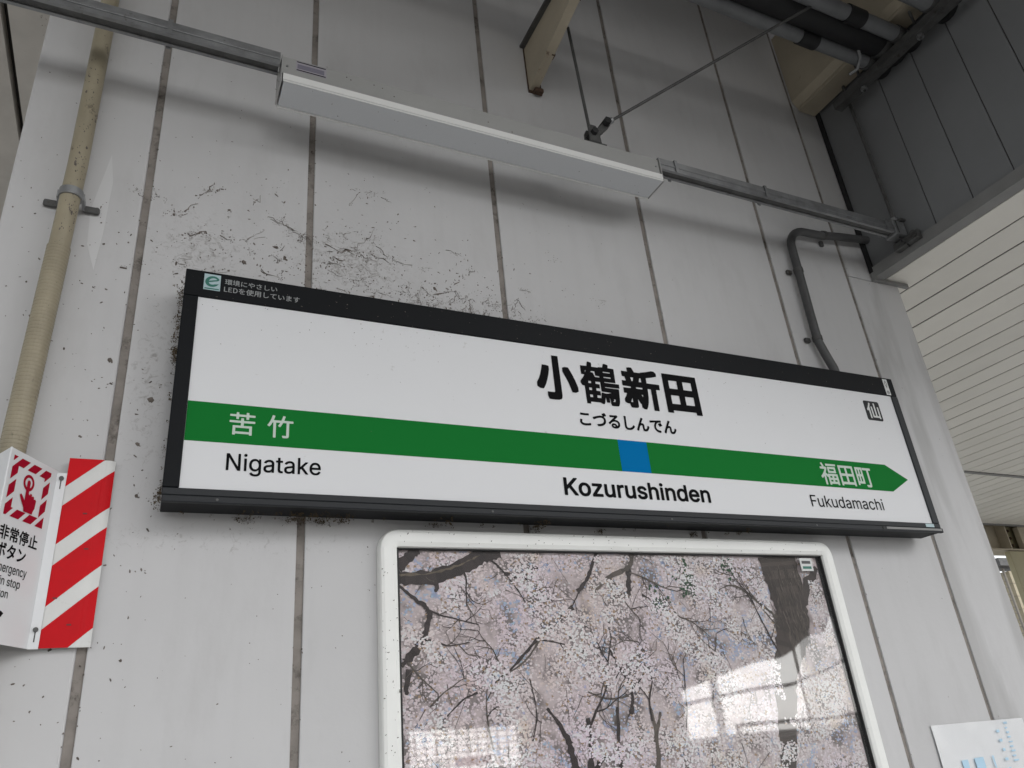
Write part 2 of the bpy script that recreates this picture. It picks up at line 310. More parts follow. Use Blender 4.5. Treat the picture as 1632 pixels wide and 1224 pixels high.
GLYPHS = {
    '小': '100,230 136,230 138,229 139,25 136,12 134,8 129,5 117,1 93,0 62,1 55,18 55,36 57,38 95,38 99,42|170,177 190,177 193,176 214,138 226,111 238,76 238,57 236,54 223,48 219,47 200,48 193,70 183,98 168,128 156,151 156,171|39,175 60,175 77,172 78,171 78,154 71,125 62,99 51,74 38,53 35,51 16,51 1,59 0,62 0,79 1,82 14,102 24,124 33,152',
    '鶴': '53,219 61,219 74,216 75,206 73,196 75,194 109,194 113,197 136,198 143,217 147,218 154,218 170,214 170,206 168,198 200,197 202,196 201,122 138,121 135,119 139,117 219,117 220,115 220,96 217,95 138,95 135,93 138,91 214,91 215,89 215,83 212,39 210,24 206,11 202,4 196,1 170,0 160,1 156,13 157,24 154,39 153,38 153,17 147,15 134,15 133,16 132,32 131,42 125,16 121,8 119,5 110,5 98,11 46,11 43,9 43,2 42,0 21,0 20,89 19,90 8,91 0,103 0,111 1,114 18,134 26,147 25,148 11,149 9,150 9,192 10,194 12,194 46,195 51,217|137,175 135,172 138,170 176,170 177,171 177,173 176,175|33,171 32,162 33,161 34,163 37,171|67,171 64,165 77,163 86,142 109,141 111,141 111,143 111,147 110,148 88,149 87,171|136,148 135,144 138,143 177,143 177,147 176,149|44,117 44,106 59,106 59,111 59,117|84,117 84,106 104,105 106,104 105,84 84,83 83,73 85,70 105,69 106,50 105,48 104,47 84,47 83,35 86,34 105,34 108,48 110,61 112,64 120,64 132,61 149,62 158,65 167,66 167,67 165,68 112,69 111,118|45,83 43,81 44,70 58,70 59,72 59,83|45,47 43,45 44,34 58,34 59,36 59,47|178,37 176,26 169,23 178,22 182,23 184,25 186,33 186,34 180,35',
    '新': '50,224 55,225 69,225 81,201 83,200 114,200 118,203 153,210 189,220 203,219 215,209 216,201 215,192 188,184 150,176 148,174 148,147 221,147 224,146 223,117 200,116 199,114 198,1 191,0 169,0 167,1 167,114 164,116 148,116 147,97 145,68 140,40 132,17 123,2 108,2 96,11 96,28 90,31 79,52 78,50 77,14 74,8 67,5 56,4 33,4 32,5 28,17 27,24 11,25 0,32 0,48 11,64 18,78 16,80 3,80 1,81 2,109 45,110 47,111 47,113 47,117 45,118 2,119 0,120 0,147 2,148 22,148 24,150 19,170 6,171 4,172 4,199 6,200 40,200 41,202 39,207 39,220 41,222|54,170 54,168 58,149 63,149 66,153 71,170|107,170 101,149 109,148 116,149 116,169 114,171|79,118 78,114 79,110 114,110 116,111 116,114 116,117 114,118|105,79 105,78 109,70 111,68 112,70 113,79|46,56 35,36 35,34 44,33 47,35',
    '田': '0,228 7,229 218,229 220,228 221,2 219,0 206,0 184,0 183,2 182,14 179,15 39,15 37,14 37,2 36,0 3,0 0,1|38,191 37,184 37,145 38,143 89,143 90,150 90,189 89,191|128,191 127,184 127,145 128,143 182,143 183,150 183,189 182,191|38,104 37,97 37,56 38,54 89,54 90,61 90,102 89,104|128,104 127,97 127,56 128,54 182,54 183,61 183,102 182,104',
    'こづるしんでん': '369,202 376,202 380,199 393,179 398,168 398,164 394,160 383,155 379,155 375,157 371,152 363,147 375,134 381,124 385,112 386,96 384,78 376,59 362,43 346,31 332,24 320,20 290,13 265,10 259,11 254,17 248,31 248,36 252,40 291,45 310,50 326,56 338,64 343,70 352,85 354,102 351,111 347,119 340,124 332,128 322,131 314,131 289,128 258,120 208,101 204,102 200,107 193,122 193,128 194,131 198,133 259,151 288,158 305,161 319,161 332,160 344,157 345,158 344,160 333,179 333,186 337,189 346,193 352,193 356,191 361,198|670,193 694,192 697,191 700,188 697,146 695,60 697,46 702,38 711,33 721,31 736,31 752,35 768,44 778,51 796,71 801,75 807,73 820,58 820,52 816,46 804,32 784,16 767,7 747,2 722,0 702,2 690,6 678,16 673,21 669,30 665,47 665,94 667,153 667,170 665,187 666,190|934,192 940,192 956,185 961,181 961,177 927,115 944,115 951,114 960,109 967,101 971,91 972,47 975,37 982,34 989,35 997,39 1002,43 1011,56 1021,82 1025,86 1032,85 1044,76 1048,71 1048,64 1038,42 1026,24 1016,14 1005,7 994,4 979,3 968,4 957,9 950,16 946,23 943,34 942,79 939,84 933,86 925,85 917,80 910,75 904,68 895,52 878,8 875,4 869,3 856,7 851,9 847,14 847,20 853,34 873,78 929,188|1367,192 1374,191 1390,185 1395,181 1395,177 1367,129 1360,115 1378,115 1386,113 1392,110 1400,102 1405,90 1406,45 1409,37 1416,34 1423,35 1431,39 1436,43 1445,57 1455,81 1459,85 1466,85 1479,75 1482,71 1482,65 1472,42 1460,24 1448,13 1439,7 1428,4 1414,3 1402,4 1391,9 1383,17 1380,23 1377,38 1376,78 1373,84 1367,86 1358,84 1351,81 1344,75 1337,67 1328,50 1312,8 1309,4 1305,3 1299,4 1285,9 1281,14 1281,20 1287,36 1312,88 1363,188|551,187 558,187 563,182 571,172 571,165 522,124 543,121 556,118 565,114 574,108 584,98 592,85 594,78 595,68 593,51 589,38 583,29 572,18 560,10 548,6 534,3 511,1 491,4 475,11 463,24 461,30 460,41 463,53 466,58 473,65 485,71 503,73 519,70 529,66 542,53 549,39 556,44 561,52 564,64 564,71 561,78 556,84 547,90 537,94 526,96 516,96 500,93 490,90 469,78 444,55 441,53 436,54 433,57 422,68 421,74 425,79 515,155 514,156 453,153 449,159 448,178 451,182 454,183 473,183 514,184|1229,180 1245,180 1249,177 1250,173 1249,154 1245,150 1221,149 1206,147 1193,142 1184,136 1177,130 1166,113 1161,101 1158,86 1159,73 1164,61 1170,53 1177,47 1195,39 1208,36 1227,34 1231,31 1232,24 1226,8 1223,4 1219,3 1200,5 1187,8 1171,14 1159,21 1151,28 1143,36 1135,48 1130,62 1128,81 1129,99 1135,117 1141,129 1152,144 1149,144 1138,143 1071,135 1066,140 1065,155 1065,162 1068,166 1071,166|19,176 60,173 88,173 137,176 142,172 142,168 142,151 137,146 78,143 19,145 14,151 14,169 15,173|1233,145 1239,144 1244,140 1259,115 1261,108 1257,102 1247,98 1242,97 1237,101 1236,97 1233,94 1223,89 1217,88 1213,92 1195,122 1195,127 1199,131 1208,135 1214,136 1218,133 1223,140|9,90 30,88 35,85 35,80 31,65 31,56 34,49 40,43 48,40 61,37 85,36 115,38 151,44 155,41 156,38 156,19 153,13 138,10 113,7 71,5 45,8 33,11 23,16 10,27 5,34 1,43 0,54 1,69 4,85|497,47 492,45 490,42 489,40 491,36 501,31 512,30 520,31 519,34 515,41 508,45 501,47',
    'Kozurushinden': '1122,204 1132,204 1138,202 1147,195 1150,190 1151,179 1149,173 1140,164 1135,162 1125,161 1119,163 1111,170 1107,176 1106,185 1108,193 1116,201|5,199 31,199 37,194 37,119 39,120 112,198 145,199 151,195 152,190 150,187 82,113 130,45 151,14 152,8 146,3 115,4 109,11 56,85 54,85 37,67 36,7 33,4 30,3 5,3 1,7 0,11 0,192 1,195|969,199 994,199 999,195 1000,145 1012,151 1019,153 1030,154 1044,154 1053,152 1063,147 1078,133 1084,121 1087,105 1086,8 1081,3 1074,3 1056,3 1051,8 1051,80 1050,103 1047,110 1043,115 1035,119 1026,120 1017,119 1008,114 1003,106 1000,94 1000,8 995,3 992,3 969,3 964,7 964,192 965,195|1414,199 1438,199 1443,196 1444,193 1444,8 1438,3 1415,3 1410,7 1408,12 1394,3 1379,0 1360,1 1345,6 1334,14 1325,25 1318,36 1313,48 1310,64 1310,82 1311,96 1314,110 1320,123 1328,134 1340,145 1351,151 1365,154 1383,154 1394,152 1407,144 1408,144 1409,193|213,154 229,154 241,153 255,149 265,143 276,134 285,122 291,109 294,96 295,79 294,59 291,46 285,33 276,22 263,10 250,4 238,1 221,0 210,2 197,5 187,11 175,24 168,33 162,45 159,59 157,75 158,94 162,109 167,121 175,132 187,143 199,150|648,154 668,154 672,154 674,151 677,148 677,125 675,122 671,119 656,119 643,116 637,112 633,106 630,92 630,9 625,3 619,3 600,3 595,9 595,147 600,152 622,152 625,151 630,146 639,151|875,154 901,154 910,152 919,148 928,142 936,134 942,124 944,117 944,111 939,107 920,102 914,103 905,117 894,121 888,122 879,120 872,117 869,113 868,109 869,106 873,101 881,98 914,89 928,83 941,71 946,60 947,39 944,30 939,23 931,14 921,7 909,3 896,0 872,1 861,3 852,7 844,14 836,23 831,30 828,40 828,46 832,50 852,55 857,55 860,53 868,39 879,34 888,33 896,35 905,39 909,43 910,49 906,54 898,58 866,65 854,70 841,82 833,94 832,102 832,115 833,122 837,130 847,141 853,146 864,151|1228,154 1248,154 1263,150 1271,146 1280,137 1288,126 1291,117 1293,104 1293,10 1289,5 1285,3 1262,3 1257,8 1257,93 1256,103 1251,112 1246,117 1237,120 1227,120 1219,117 1213,113 1209,107 1207,99 1206,87 1205,8 1199,3 1174,3 1170,7 1170,10 1170,146 1171,149 1175,152 1198,152 1203,149 1206,144 1215,150|1517,154 1534,154 1553,151 1566,144 1579,133 1587,122 1593,107 1596,88 1596,70 1592,65 1588,63 1500,63 1499,63 1499,60 1504,48 1508,42 1515,37 1524,35 1532,34 1542,35 1550,39 1562,54 1568,54 1581,51 1588,49 1593,45 1593,38 1588,28 1577,16 1570,10 1561,5 1548,1 1525,0 1504,4 1496,9 1486,15 1472,32 1465,49 1461,70 1462,90 1466,110 1474,126 1486,139 1500,149|1670,154 1690,154 1706,150 1713,146 1722,138 1730,126 1733,115 1735,102 1735,10 1732,5 1728,3 1704,3 1699,8 1699,95 1698,104 1694,113 1688,117 1678,120 1669,120 1661,117 1655,113 1651,106 1649,99 1648,90 1648,8 1642,3 1617,4 1613,7 1612,10 1612,146 1614,149 1618,152 1640,152 1646,149 1648,144 1659,150|315,152 419,152 422,152 425,148 426,125 360,39 362,37 424,37 429,32 429,11 428,8 423,3 315,3 312,4 309,8 308,27 309,30 376,118 315,119 312,123 311,126 311,147|453,152 478,152 484,148 484,58 486,51 489,44 492,41 497,37 507,35 518,37 527,43 533,52 535,64 535,146 538,151 541,152 564,152 570,149 571,146 571,105 571,11 570,7 565,3 541,3 537,7 535,12 534,12 522,5 510,2 493,1 480,5 469,10 459,21 453,30 450,42 448,52 448,146|692,152 717,152 723,148 723,58 725,50 728,44 731,40 736,37 746,35 757,37 766,43 772,52 774,64 774,146 777,151 780,152 803,152 809,149 810,146 810,105 810,11 809,7 804,3 780,3 776,7 774,11 773,12 761,5 749,2 732,1 719,5 708,10 698,21 692,31 689,42 687,53 687,146|1115,152 1140,152 1146,147 1146,10 1145,7 1141,3 1116,3 1114,5 1110,9 1110,146|224,121 211,117 206,114 202,109 196,94 194,75 197,58 205,43 214,36 228,34 241,38 250,45 256,58 259,78 256,97 248,111 239,118 232,120|1376,121 1364,118 1358,114 1355,110 1349,96 1346,77 1349,59 1356,44 1360,39 1366,36 1378,34 1391,37 1400,45 1406,60 1409,79 1406,96 1404,104 1399,112 1389,118|1526,121 1516,118 1508,113 1503,106 1500,97 1530,96 1555,96 1557,98 1553,107 1547,115 1537,120',
    '苦': '52,214 55,215 71,214 72,212 72,196 74,194 130,194 131,196 132,212 133,214 135,215 149,215 152,214 153,212 154,194 203,193 204,191 204,176 202,173 154,173 153,151 152,149 150,148 135,148 133,149 132,151 131,171 130,173 73,173 71,149 69,148 55,148 52,149 51,151 50,173 2,174 1,176 0,181 1,191 2,193 50,194|92,159 99,160 112,159 114,135 201,135 204,134 205,132 205,117 202,115 114,114 113,91 114,88 178,88 180,87 181,85 181,2 178,1 161,1 159,3 159,10 157,11 119,11 50,11 48,10 48,3 46,0 30,0 27,1 26,4 26,86 30,88 89,88 90,90 90,113 88,114 4,115 2,115 0,117 0,132 1,134 3,135 89,135 90,137 91,157|49,67 48,60 48,34 49,32 158,32 159,39 159,65 158,67',
    '竹': '42,214 45,215 59,212 63,209 60,195 53,171 53,169 109,168 112,167 113,164 122,186 129,212 130,215 132,215 147,212 150,209 140,169 213,168 217,166 218,150 216,147 185,147 183,145 183,25 182,17 180,11 174,5 166,2 149,1 131,2 125,19 125,23 128,23 157,23 160,25 160,125 160,144 159,147 131,147 114,113 108,105 104,104 91,113 89,116 102,137 105,146 72,146 72,3 71,1 68,0 51,1 50,4 49,146 44,147 43,145 29,118 18,104 15,104 3,112 0,116 13,137 24,159 33,184 41,212',
    'Nigatake': '152,193 158,194 163,193 168,189 170,184 170,178 169,174 166,170 160,167 154,167 150,168 143,175 142,182 143,186 148,191|2,189 23,190 26,188 95,79 96,83 96,187 99,190 115,190 117,188 118,46 118,44 116,42 95,42 92,44 23,153 22,44 20,42 3,42 1,43 0,185|597,189 614,190 617,187 618,109 662,153 685,152 685,150 685,148 643,105 675,64 688,47 689,44 686,42 665,43 626,90 617,82 616,43 615,42 609,42 599,42 596,43 595,185|426,178 445,179 446,176 447,154 449,153 466,153 468,151 468,137 467,135 449,134 447,133 447,72 448,66 451,62 455,61 467,60 471,46 470,43 467,42 454,41 446,42 435,47 430,52 427,58 425,66 425,133 424,134 411,135 409,138 409,150 410,152 424,153 425,154 425,176|229,154 240,155 250,152 258,148 265,141 266,142 266,151 268,153 284,153 286,151 287,37 285,28 282,20 279,16 268,6 252,1 234,0 217,3 203,10 196,18 192,23 193,26 199,30 209,34 217,26 223,22 233,19 243,19 251,21 258,25 262,29 265,37 265,57 256,49 248,45 236,43 222,45 212,49 201,57 194,66 189,78 187,90 187,106 190,120 194,130 201,140 209,147 218,152|347,154 360,155 376,151 387,143 394,132 396,120 396,43 394,42 378,42 376,44 375,52 367,45 357,41 347,40 333,41 324,44 317,49 311,55 307,63 306,71 307,85 310,91 317,98 331,105 369,111 374,114 375,120 371,128 367,132 361,135 353,135 342,133 335,128 328,120 314,123 310,125 309,128 312,134 322,145 334,151|521,154 539,154 550,151 560,144 567,133 569,126 570,115 570,43 568,42 551,42 549,44 549,51 548,51 540,45 530,41 517,40 507,41 498,44 490,49 484,56 481,64 480,71 480,83 484,92 490,98 504,105 543,111 548,114 548,122 544,129 540,133 531,135 521,134 514,132 509,128 502,120 489,123 483,125 484,129 487,136 496,145 508,151|741,154 753,155 766,152 775,148 783,140 790,130 794,120 796,110 797,92 796,90 794,90 721,89 720,88 720,83 723,75 727,70 733,64 740,61 750,59 758,60 764,63 770,67 775,75 780,76 792,72 795,70 794,65 790,58 782,50 775,45 766,42 757,40 738,41 725,45 712,55 703,68 698,85 698,101 699,113 703,126 710,137 719,146 730,152|146,152 164,153 166,152 167,150 167,46 166,43 149,42 146,44 145,149|232,134 222,130 214,121 209,106 209,90 214,77 220,69 230,64 242,63 253,67 261,76 265,89 265,107 261,120 254,130 243,135|742,134 734,131 727,125 722,117 720,109 753,109 774,109 774,112 772,119 767,127 760,133 751,135|374,93 344,88 332,83 328,78 328,72 330,67 333,63 340,60 350,59 359,61 365,64 370,69 374,76 375,89|543,92 518,88 509,85 505,83 501,76 502,71 505,65 510,61 519,59 525,59 535,62 542,67 546,73 549,83 549,92 548,93',
    '福田町': '36,195 39,195 42,193 56,168 57,162 54,158 74,158 84,151 84,147 79,135 62,106 80,90 81,91 82,96 85,97 191,97 193,97 195,95 196,5 195,2 193,0 177,1 175,3 174,8 173,9 105,9 102,8 101,2 99,0 84,0 81,3 81,49 81,69 77,66 74,67 57,84 56,3 53,0 38,0 35,4 35,73 11,55 7,57 0,70 1,74 18,88 34,104 48,122 56,136 54,137 11,138 7,140 7,154 9,157 37,158 36,162 23,187 26,191|82,186 194,186 196,186 197,183 197,171 196,168 84,167 82,168 80,171 80,183|225,182 393,182 397,181 398,178 397,5 395,2 383,2 379,2 376,3 375,13 373,14 247,14 245,13 244,5 242,2 227,2 224,3 223,178|427,178 508,178 512,176 512,35 509,31 495,31 447,31 445,29 445,18 443,16 429,15 426,17 425,174|519,176 613,176 617,173 617,159 615,155 589,155 587,153 587,18 585,12 583,8 579,5 573,2 559,1 534,1 531,4 526,17 526,20 530,22 559,22 564,22 565,24 565,153 565,154 563,155 519,155 516,158 516,171 516,174|246,161 245,158 245,111 297,110 298,114 298,159 297,161|322,161 320,160 320,158 321,111 374,110 375,111 376,113 375,161|95,159 182,159 185,158 186,155 186,109 183,105 97,105 94,106 92,109 92,155|446,158 445,117 452,116 458,117 459,157 457,159|478,158 478,117 492,117 492,158|114,140 112,139 112,134 112,125 114,124 164,124 166,126 165,140|446,96 445,53 447,51 458,52 459,95 457,96|479,96 477,94 477,53 479,51 491,51 492,54 492,95 491,96|246,88 245,86 245,37 248,36 297,36 298,39 297,88|321,88 320,82 321,36 374,36 376,39 375,88|103,78 102,75 102,65 103,63 126,63 127,65 127,78|149,78 148,75 148,65 149,63 173,63 174,65 174,78|103,44 102,42 102,29 126,29 127,31 127,44|149,44 148,42 148,29 173,29 175,31 174,44',
    'Fukudamachi': '1514,192 1520,193 1527,191 1532,188 1535,183 1536,176 1535,170 1531,165 1526,162 1520,161 1513,162 1509,165 1505,170 1503,177 1505,184 1508,189|1,187 112,187 113,184 113,168 111,165 29,165 27,164 26,162 26,108 27,105 103,105 105,103 105,91 105,84 103,82 27,82 26,79 26,5 23,3 1,4 0,7 0,182|291,187 312,187 314,187 315,185 315,86 316,83 373,140 398,141 401,140 401,137 347,82 385,33 406,5 403,3 377,3 329,64 327,65 315,53 314,4 307,3 293,3 291,4 290,183|666,187 686,187 688,187 689,185 689,5 686,3 667,3 666,5 665,21 652,8 644,4 636,1 625,0 614,1 604,4 596,8 587,15 578,25 572,38 568,49 566,63 566,81 568,94 571,105 579,119 588,130 599,137 612,142 628,143 642,141 653,135 664,124 665,184|1362,187 1382,187 1385,186 1386,125 1396,135 1405,140 1418,143 1431,143 1443,140 1453,135 1462,127 1467,118 1471,107 1472,98 1472,5 1469,3 1451,3 1448,4 1447,78 1447,92 1446,101 1442,109 1435,116 1426,120 1415,120 1405,118 1396,113 1391,107 1388,101 1385,88 1385,5 1382,3 1364,3 1361,4 1361,183|770,143 790,142 804,137 812,133 817,128 824,117 828,100 828,4 825,3 805,4 803,18 793,8 781,2 767,0 751,1 738,6 729,12 723,19 718,30 716,40 717,55 721,64 730,73 739,78 749,81 793,87 799,89 803,92 803,96 803,103 799,112 792,118 783,121 770,121 760,118 751,112 742,101 720,108 721,113 727,122 738,133 752,139|915,143 930,143 941,140 951,132 959,121 969,132 980,139 995,143 1011,143 1022,139 1029,135 1035,130 1041,121 1044,112 1045,100 1045,4 1042,3 1024,3 1021,5 1021,100 1019,106 1016,112 1006,119 995,121 983,119 975,114 969,105 967,94 966,36 966,4 958,3 945,3 943,4 942,95 941,105 937,112 929,118 920,121 908,120 900,116 895,112 891,105 888,97 887,5 884,3 866,3 863,4 863,139 866,141 886,141 888,125 901,137|1126,143 1146,142 1161,137 1173,129 1181,116 1184,99 1184,4 1181,3 1162,3 1161,5 1160,17 1150,9 1137,2 1122,0 1104,2 1093,7 1085,12 1077,22 1074,31 1073,43 1074,56 1079,65 1086,72 1103,80 1122,84 1149,87 1156,89 1159,92 1160,101 1156,111 1150,117 1140,121 1126,121 1117,118 1107,112 1099,101 1080,106 1077,108 1078,112 1083,121 1093,131 1109,140|1270,143 1291,142 1301,139 1311,133 1318,128 1326,119 1330,110 1332,104 1329,101 1311,97 1309,98 1305,106 1301,111 1290,118 1280,121 1273,121 1259,117 1248,107 1244,100 1240,91 1238,80 1238,68 1241,51 1246,40 1252,32 1258,27 1268,23 1278,23 1289,25 1298,30 1305,37 1309,46 1311,48 1332,42 1332,39 1329,31 1322,20 1313,11 1303,6 1288,1 1275,0 1255,3 1239,12 1226,26 1216,45 1213,63 1213,80 1216,98 1223,113 1231,124 1243,134 1257,141|146,141 165,141 168,139 169,47 175,34 180,29 186,26 199,24 211,26 221,33 227,42 231,58 231,140 239,141 252,141 255,140 255,99 255,4 247,3 232,4 231,20 218,9 205,3 187,2 172,5 163,9 155,17 149,27 145,39 144,51 144,137 144,140|428,141 447,141 450,139 451,48 454,40 458,33 463,29 468,26 475,24 482,24 494,27 504,34 510,44 513,55 513,137 514,141 534,141 537,140 537,100 537,4 534,3 515,4 514,6 513,21 502,10 488,3 469,2 454,5 444,10 436,18 431,28 427,40 426,50 426,137 426,140|1509,141 1528,141 1531,139 1531,7 1530,3 1510,3 1507,5 1507,137 1507,140|621,120 614,118 607,114 601,108 597,101 593,91 591,81 591,63 593,52 597,43 606,31 611,27 618,24 628,23 634,23 641,25 648,29 654,35 659,42 664,58 664,81 660,100 655,108 650,113 644,117 637,120 630,121|800,68 762,62 753,59 747,55 742,48 741,39 744,32 749,27 758,23 771,22 783,25 793,31 799,39 803,48 803,67 803,68|1156,68 1118,62 1109,59 1103,55 1099,49 1097,41 1100,32 1106,27 1115,23 1128,22 1139,25 1149,31 1155,38 1160,49 1160,67 1159,69',
    '仙': '57,217 73,213 76,211 77,208 69,187 55,157 55,3 51,0 35,0 32,1 30,4 30,24 30,116 29,117 28,116 16,102 12,102 9,105 0,120 0,123 16,143 29,164 43,189 53,214|133,214 151,214 155,210 155,41 156,38 183,38 185,39 186,162 189,165 195,165 207,165 211,162 210,3 206,0 189,0 186,3 185,13 169,14 80,14 77,15 76,18 75,160 76,162 79,165 96,165 100,161 101,39 102,38 107,38 127,38 129,39 130,209 131,212',
    '環境にやさしい': '332,193 337,192 344,178 385,177 387,174 386,162 384,161 366,160 369,157 369,155 363,141 365,140 389,140 391,139 392,136 392,126 389,123 334,123 277,123 274,124 274,127 274,137 275,139 299,140 301,141 297,156 297,160 282,161 280,162 280,176 283,177 321,178 322,179 319,187 320,190|233,189 246,190 250,188 251,143 267,142 270,140 269,125 266,124 252,124 250,122 250,65 251,63 252,63 266,68 270,68 272,66 274,55 272,51 241,38 213,28 210,30 206,44 208,47 229,54 231,57 231,122 229,124 210,124 209,127 209,138 209,141 211,142 229,143 231,144 231,186|75,185 183,185 185,182 185,176 185,141 183,138 74,138 72,141 72,181 73,184|704,185 706,185 712,180 735,160 736,157 731,151 748,152 762,152 772,149 784,142 791,135 795,129 797,121 798,112 798,103 795,95 792,88 785,80 778,75 769,72 760,70 746,69 731,71 718,75 717,78 717,92 720,94 735,89 748,88 759,89 768,93 774,100 778,110 776,120 771,127 764,131 757,133 741,133 718,127 688,115 687,113 709,60 724,13 721,10 704,6 702,9 684,69 668,105 665,104 630,88 627,90 620,105 622,108 640,115 659,123 652,140 640,158 640,160 643,162 655,167 659,167 678,132 719,147 719,150 692,174 693,178|928,183 933,183 935,182 943,154 945,149 966,153 988,158 991,156 992,142 991,139 988,138 952,130 965,103 981,80 981,77 973,67 970,66 922,72 920,75 921,85 922,88 924,89 950,87 952,88 931,128 882,127 847,129 845,132 844,146 845,148 847,149 891,146 923,147 924,149 914,179 917,182|1067,179 1087,180 1090,177 1088,152 1086,58 1088,43 1094,34 1104,29 1116,27 1130,28 1142,31 1153,35 1169,46 1190,68 1193,67 1203,56 1204,54 1203,51 1191,37 1180,27 1161,16 1148,11 1129,7 1106,7 1090,11 1080,17 1074,23 1069,31 1065,48 1067,144 1066,177|4,178 57,178 61,177 61,164 60,161 43,160 41,159 41,120 43,119 58,118 59,116 59,107 59,103 57,101 43,101 41,99 41,55 42,53 56,57 59,56 62,44 63,43 84,51 101,60 99,61 80,61 78,63 78,104 79,107 177,107 179,104 179,62 187,54 189,51 186,48 164,35 166,32 175,26 195,17 195,14 186,3 184,2 181,3 165,11 148,24 136,39 125,58 104,43 103,25 105,23 135,30 137,27 137,16 134,14 89,2 85,3 80,14 86,23 87,31 85,33 66,27 55,38 7,23 3,24 0,37 1,40 22,47 23,50 23,99 21,101 6,101 4,103 4,107 4,116 5,118 21,119 23,120 23,159 21,160 3,161 2,164 2,175|440,175 443,176 458,174 461,172 452,130 447,86 449,64 450,65 458,83 462,82 469,75 458,40 454,25 454,13 451,11 440,10 437,11 431,36 428,68 429,96 433,127 439,173|90,169 89,163 90,153 103,153 105,155 104,169|121,170 120,168 120,154 122,153 134,153 136,155 136,169|151,169 151,154 166,153 167,155 167,169|1249,163 1267,163 1270,161 1269,125 1272,82 1277,61 1285,45 1288,41 1293,39 1297,38 1302,41 1309,51 1319,76 1321,79 1324,78 1336,65 1336,62 1334,57 1322,32 1314,22 1306,17 1297,15 1287,16 1275,23 1268,31 1260,47 1253,71 1249,108 1247,160|314,160 321,140 342,140 345,144 351,158 350,160|498,158 548,156 582,158 584,155 584,142 583,139 572,137 540,136 499,138 497,139 496,142 497,156|1373,157 1377,156 1392,132 1400,111 1409,82 1413,54 1411,52 1397,46 1394,46 1393,48 1386,87 1377,115 1370,129 1358,149 1359,152|67,131 189,131 191,129 192,123 192,117 189,115 67,115 65,115 64,118 64,128|286,116 376,116 380,115 381,56 378,54 357,53 356,22 357,20 359,19 378,20 380,24 381,39 384,41 397,34 397,30 395,14 390,7 383,4 359,3 347,5 341,9 339,15 338,51 336,53 323,53 320,37 315,26 306,16 294,8 282,3 270,0 268,1 261,12 261,14 262,15 282,22 292,28 298,35 303,47 303,53 286,54 284,56 283,112 284,115|303,101 302,100 302,97 302,93 303,92 361,92 362,94 362,100 360,101|96,91 95,79 97,77 159,77 160,79 160,89 159,92|861,87 865,87 877,85 879,83 879,81 872,65 870,54 871,48 874,42 881,35 896,30 918,28 944,29 969,32 971,28 970,15 969,13 941,9 907,8 888,11 877,14 868,19 861,25 855,32 852,41 851,48 850,54 852,66 856,78|302,77 302,70 303,68 362,69 362,76 360,78|491,76 505,75 507,74 506,52 508,46 512,43 522,39 535,38 558,39 588,43 591,39 591,26 590,24 588,22 564,19 537,18 515,20 500,26 492,33 487,43 487,59 489,73|145,61 144,59 151,47 154,48 164,54 172,59 172,60 172,61',
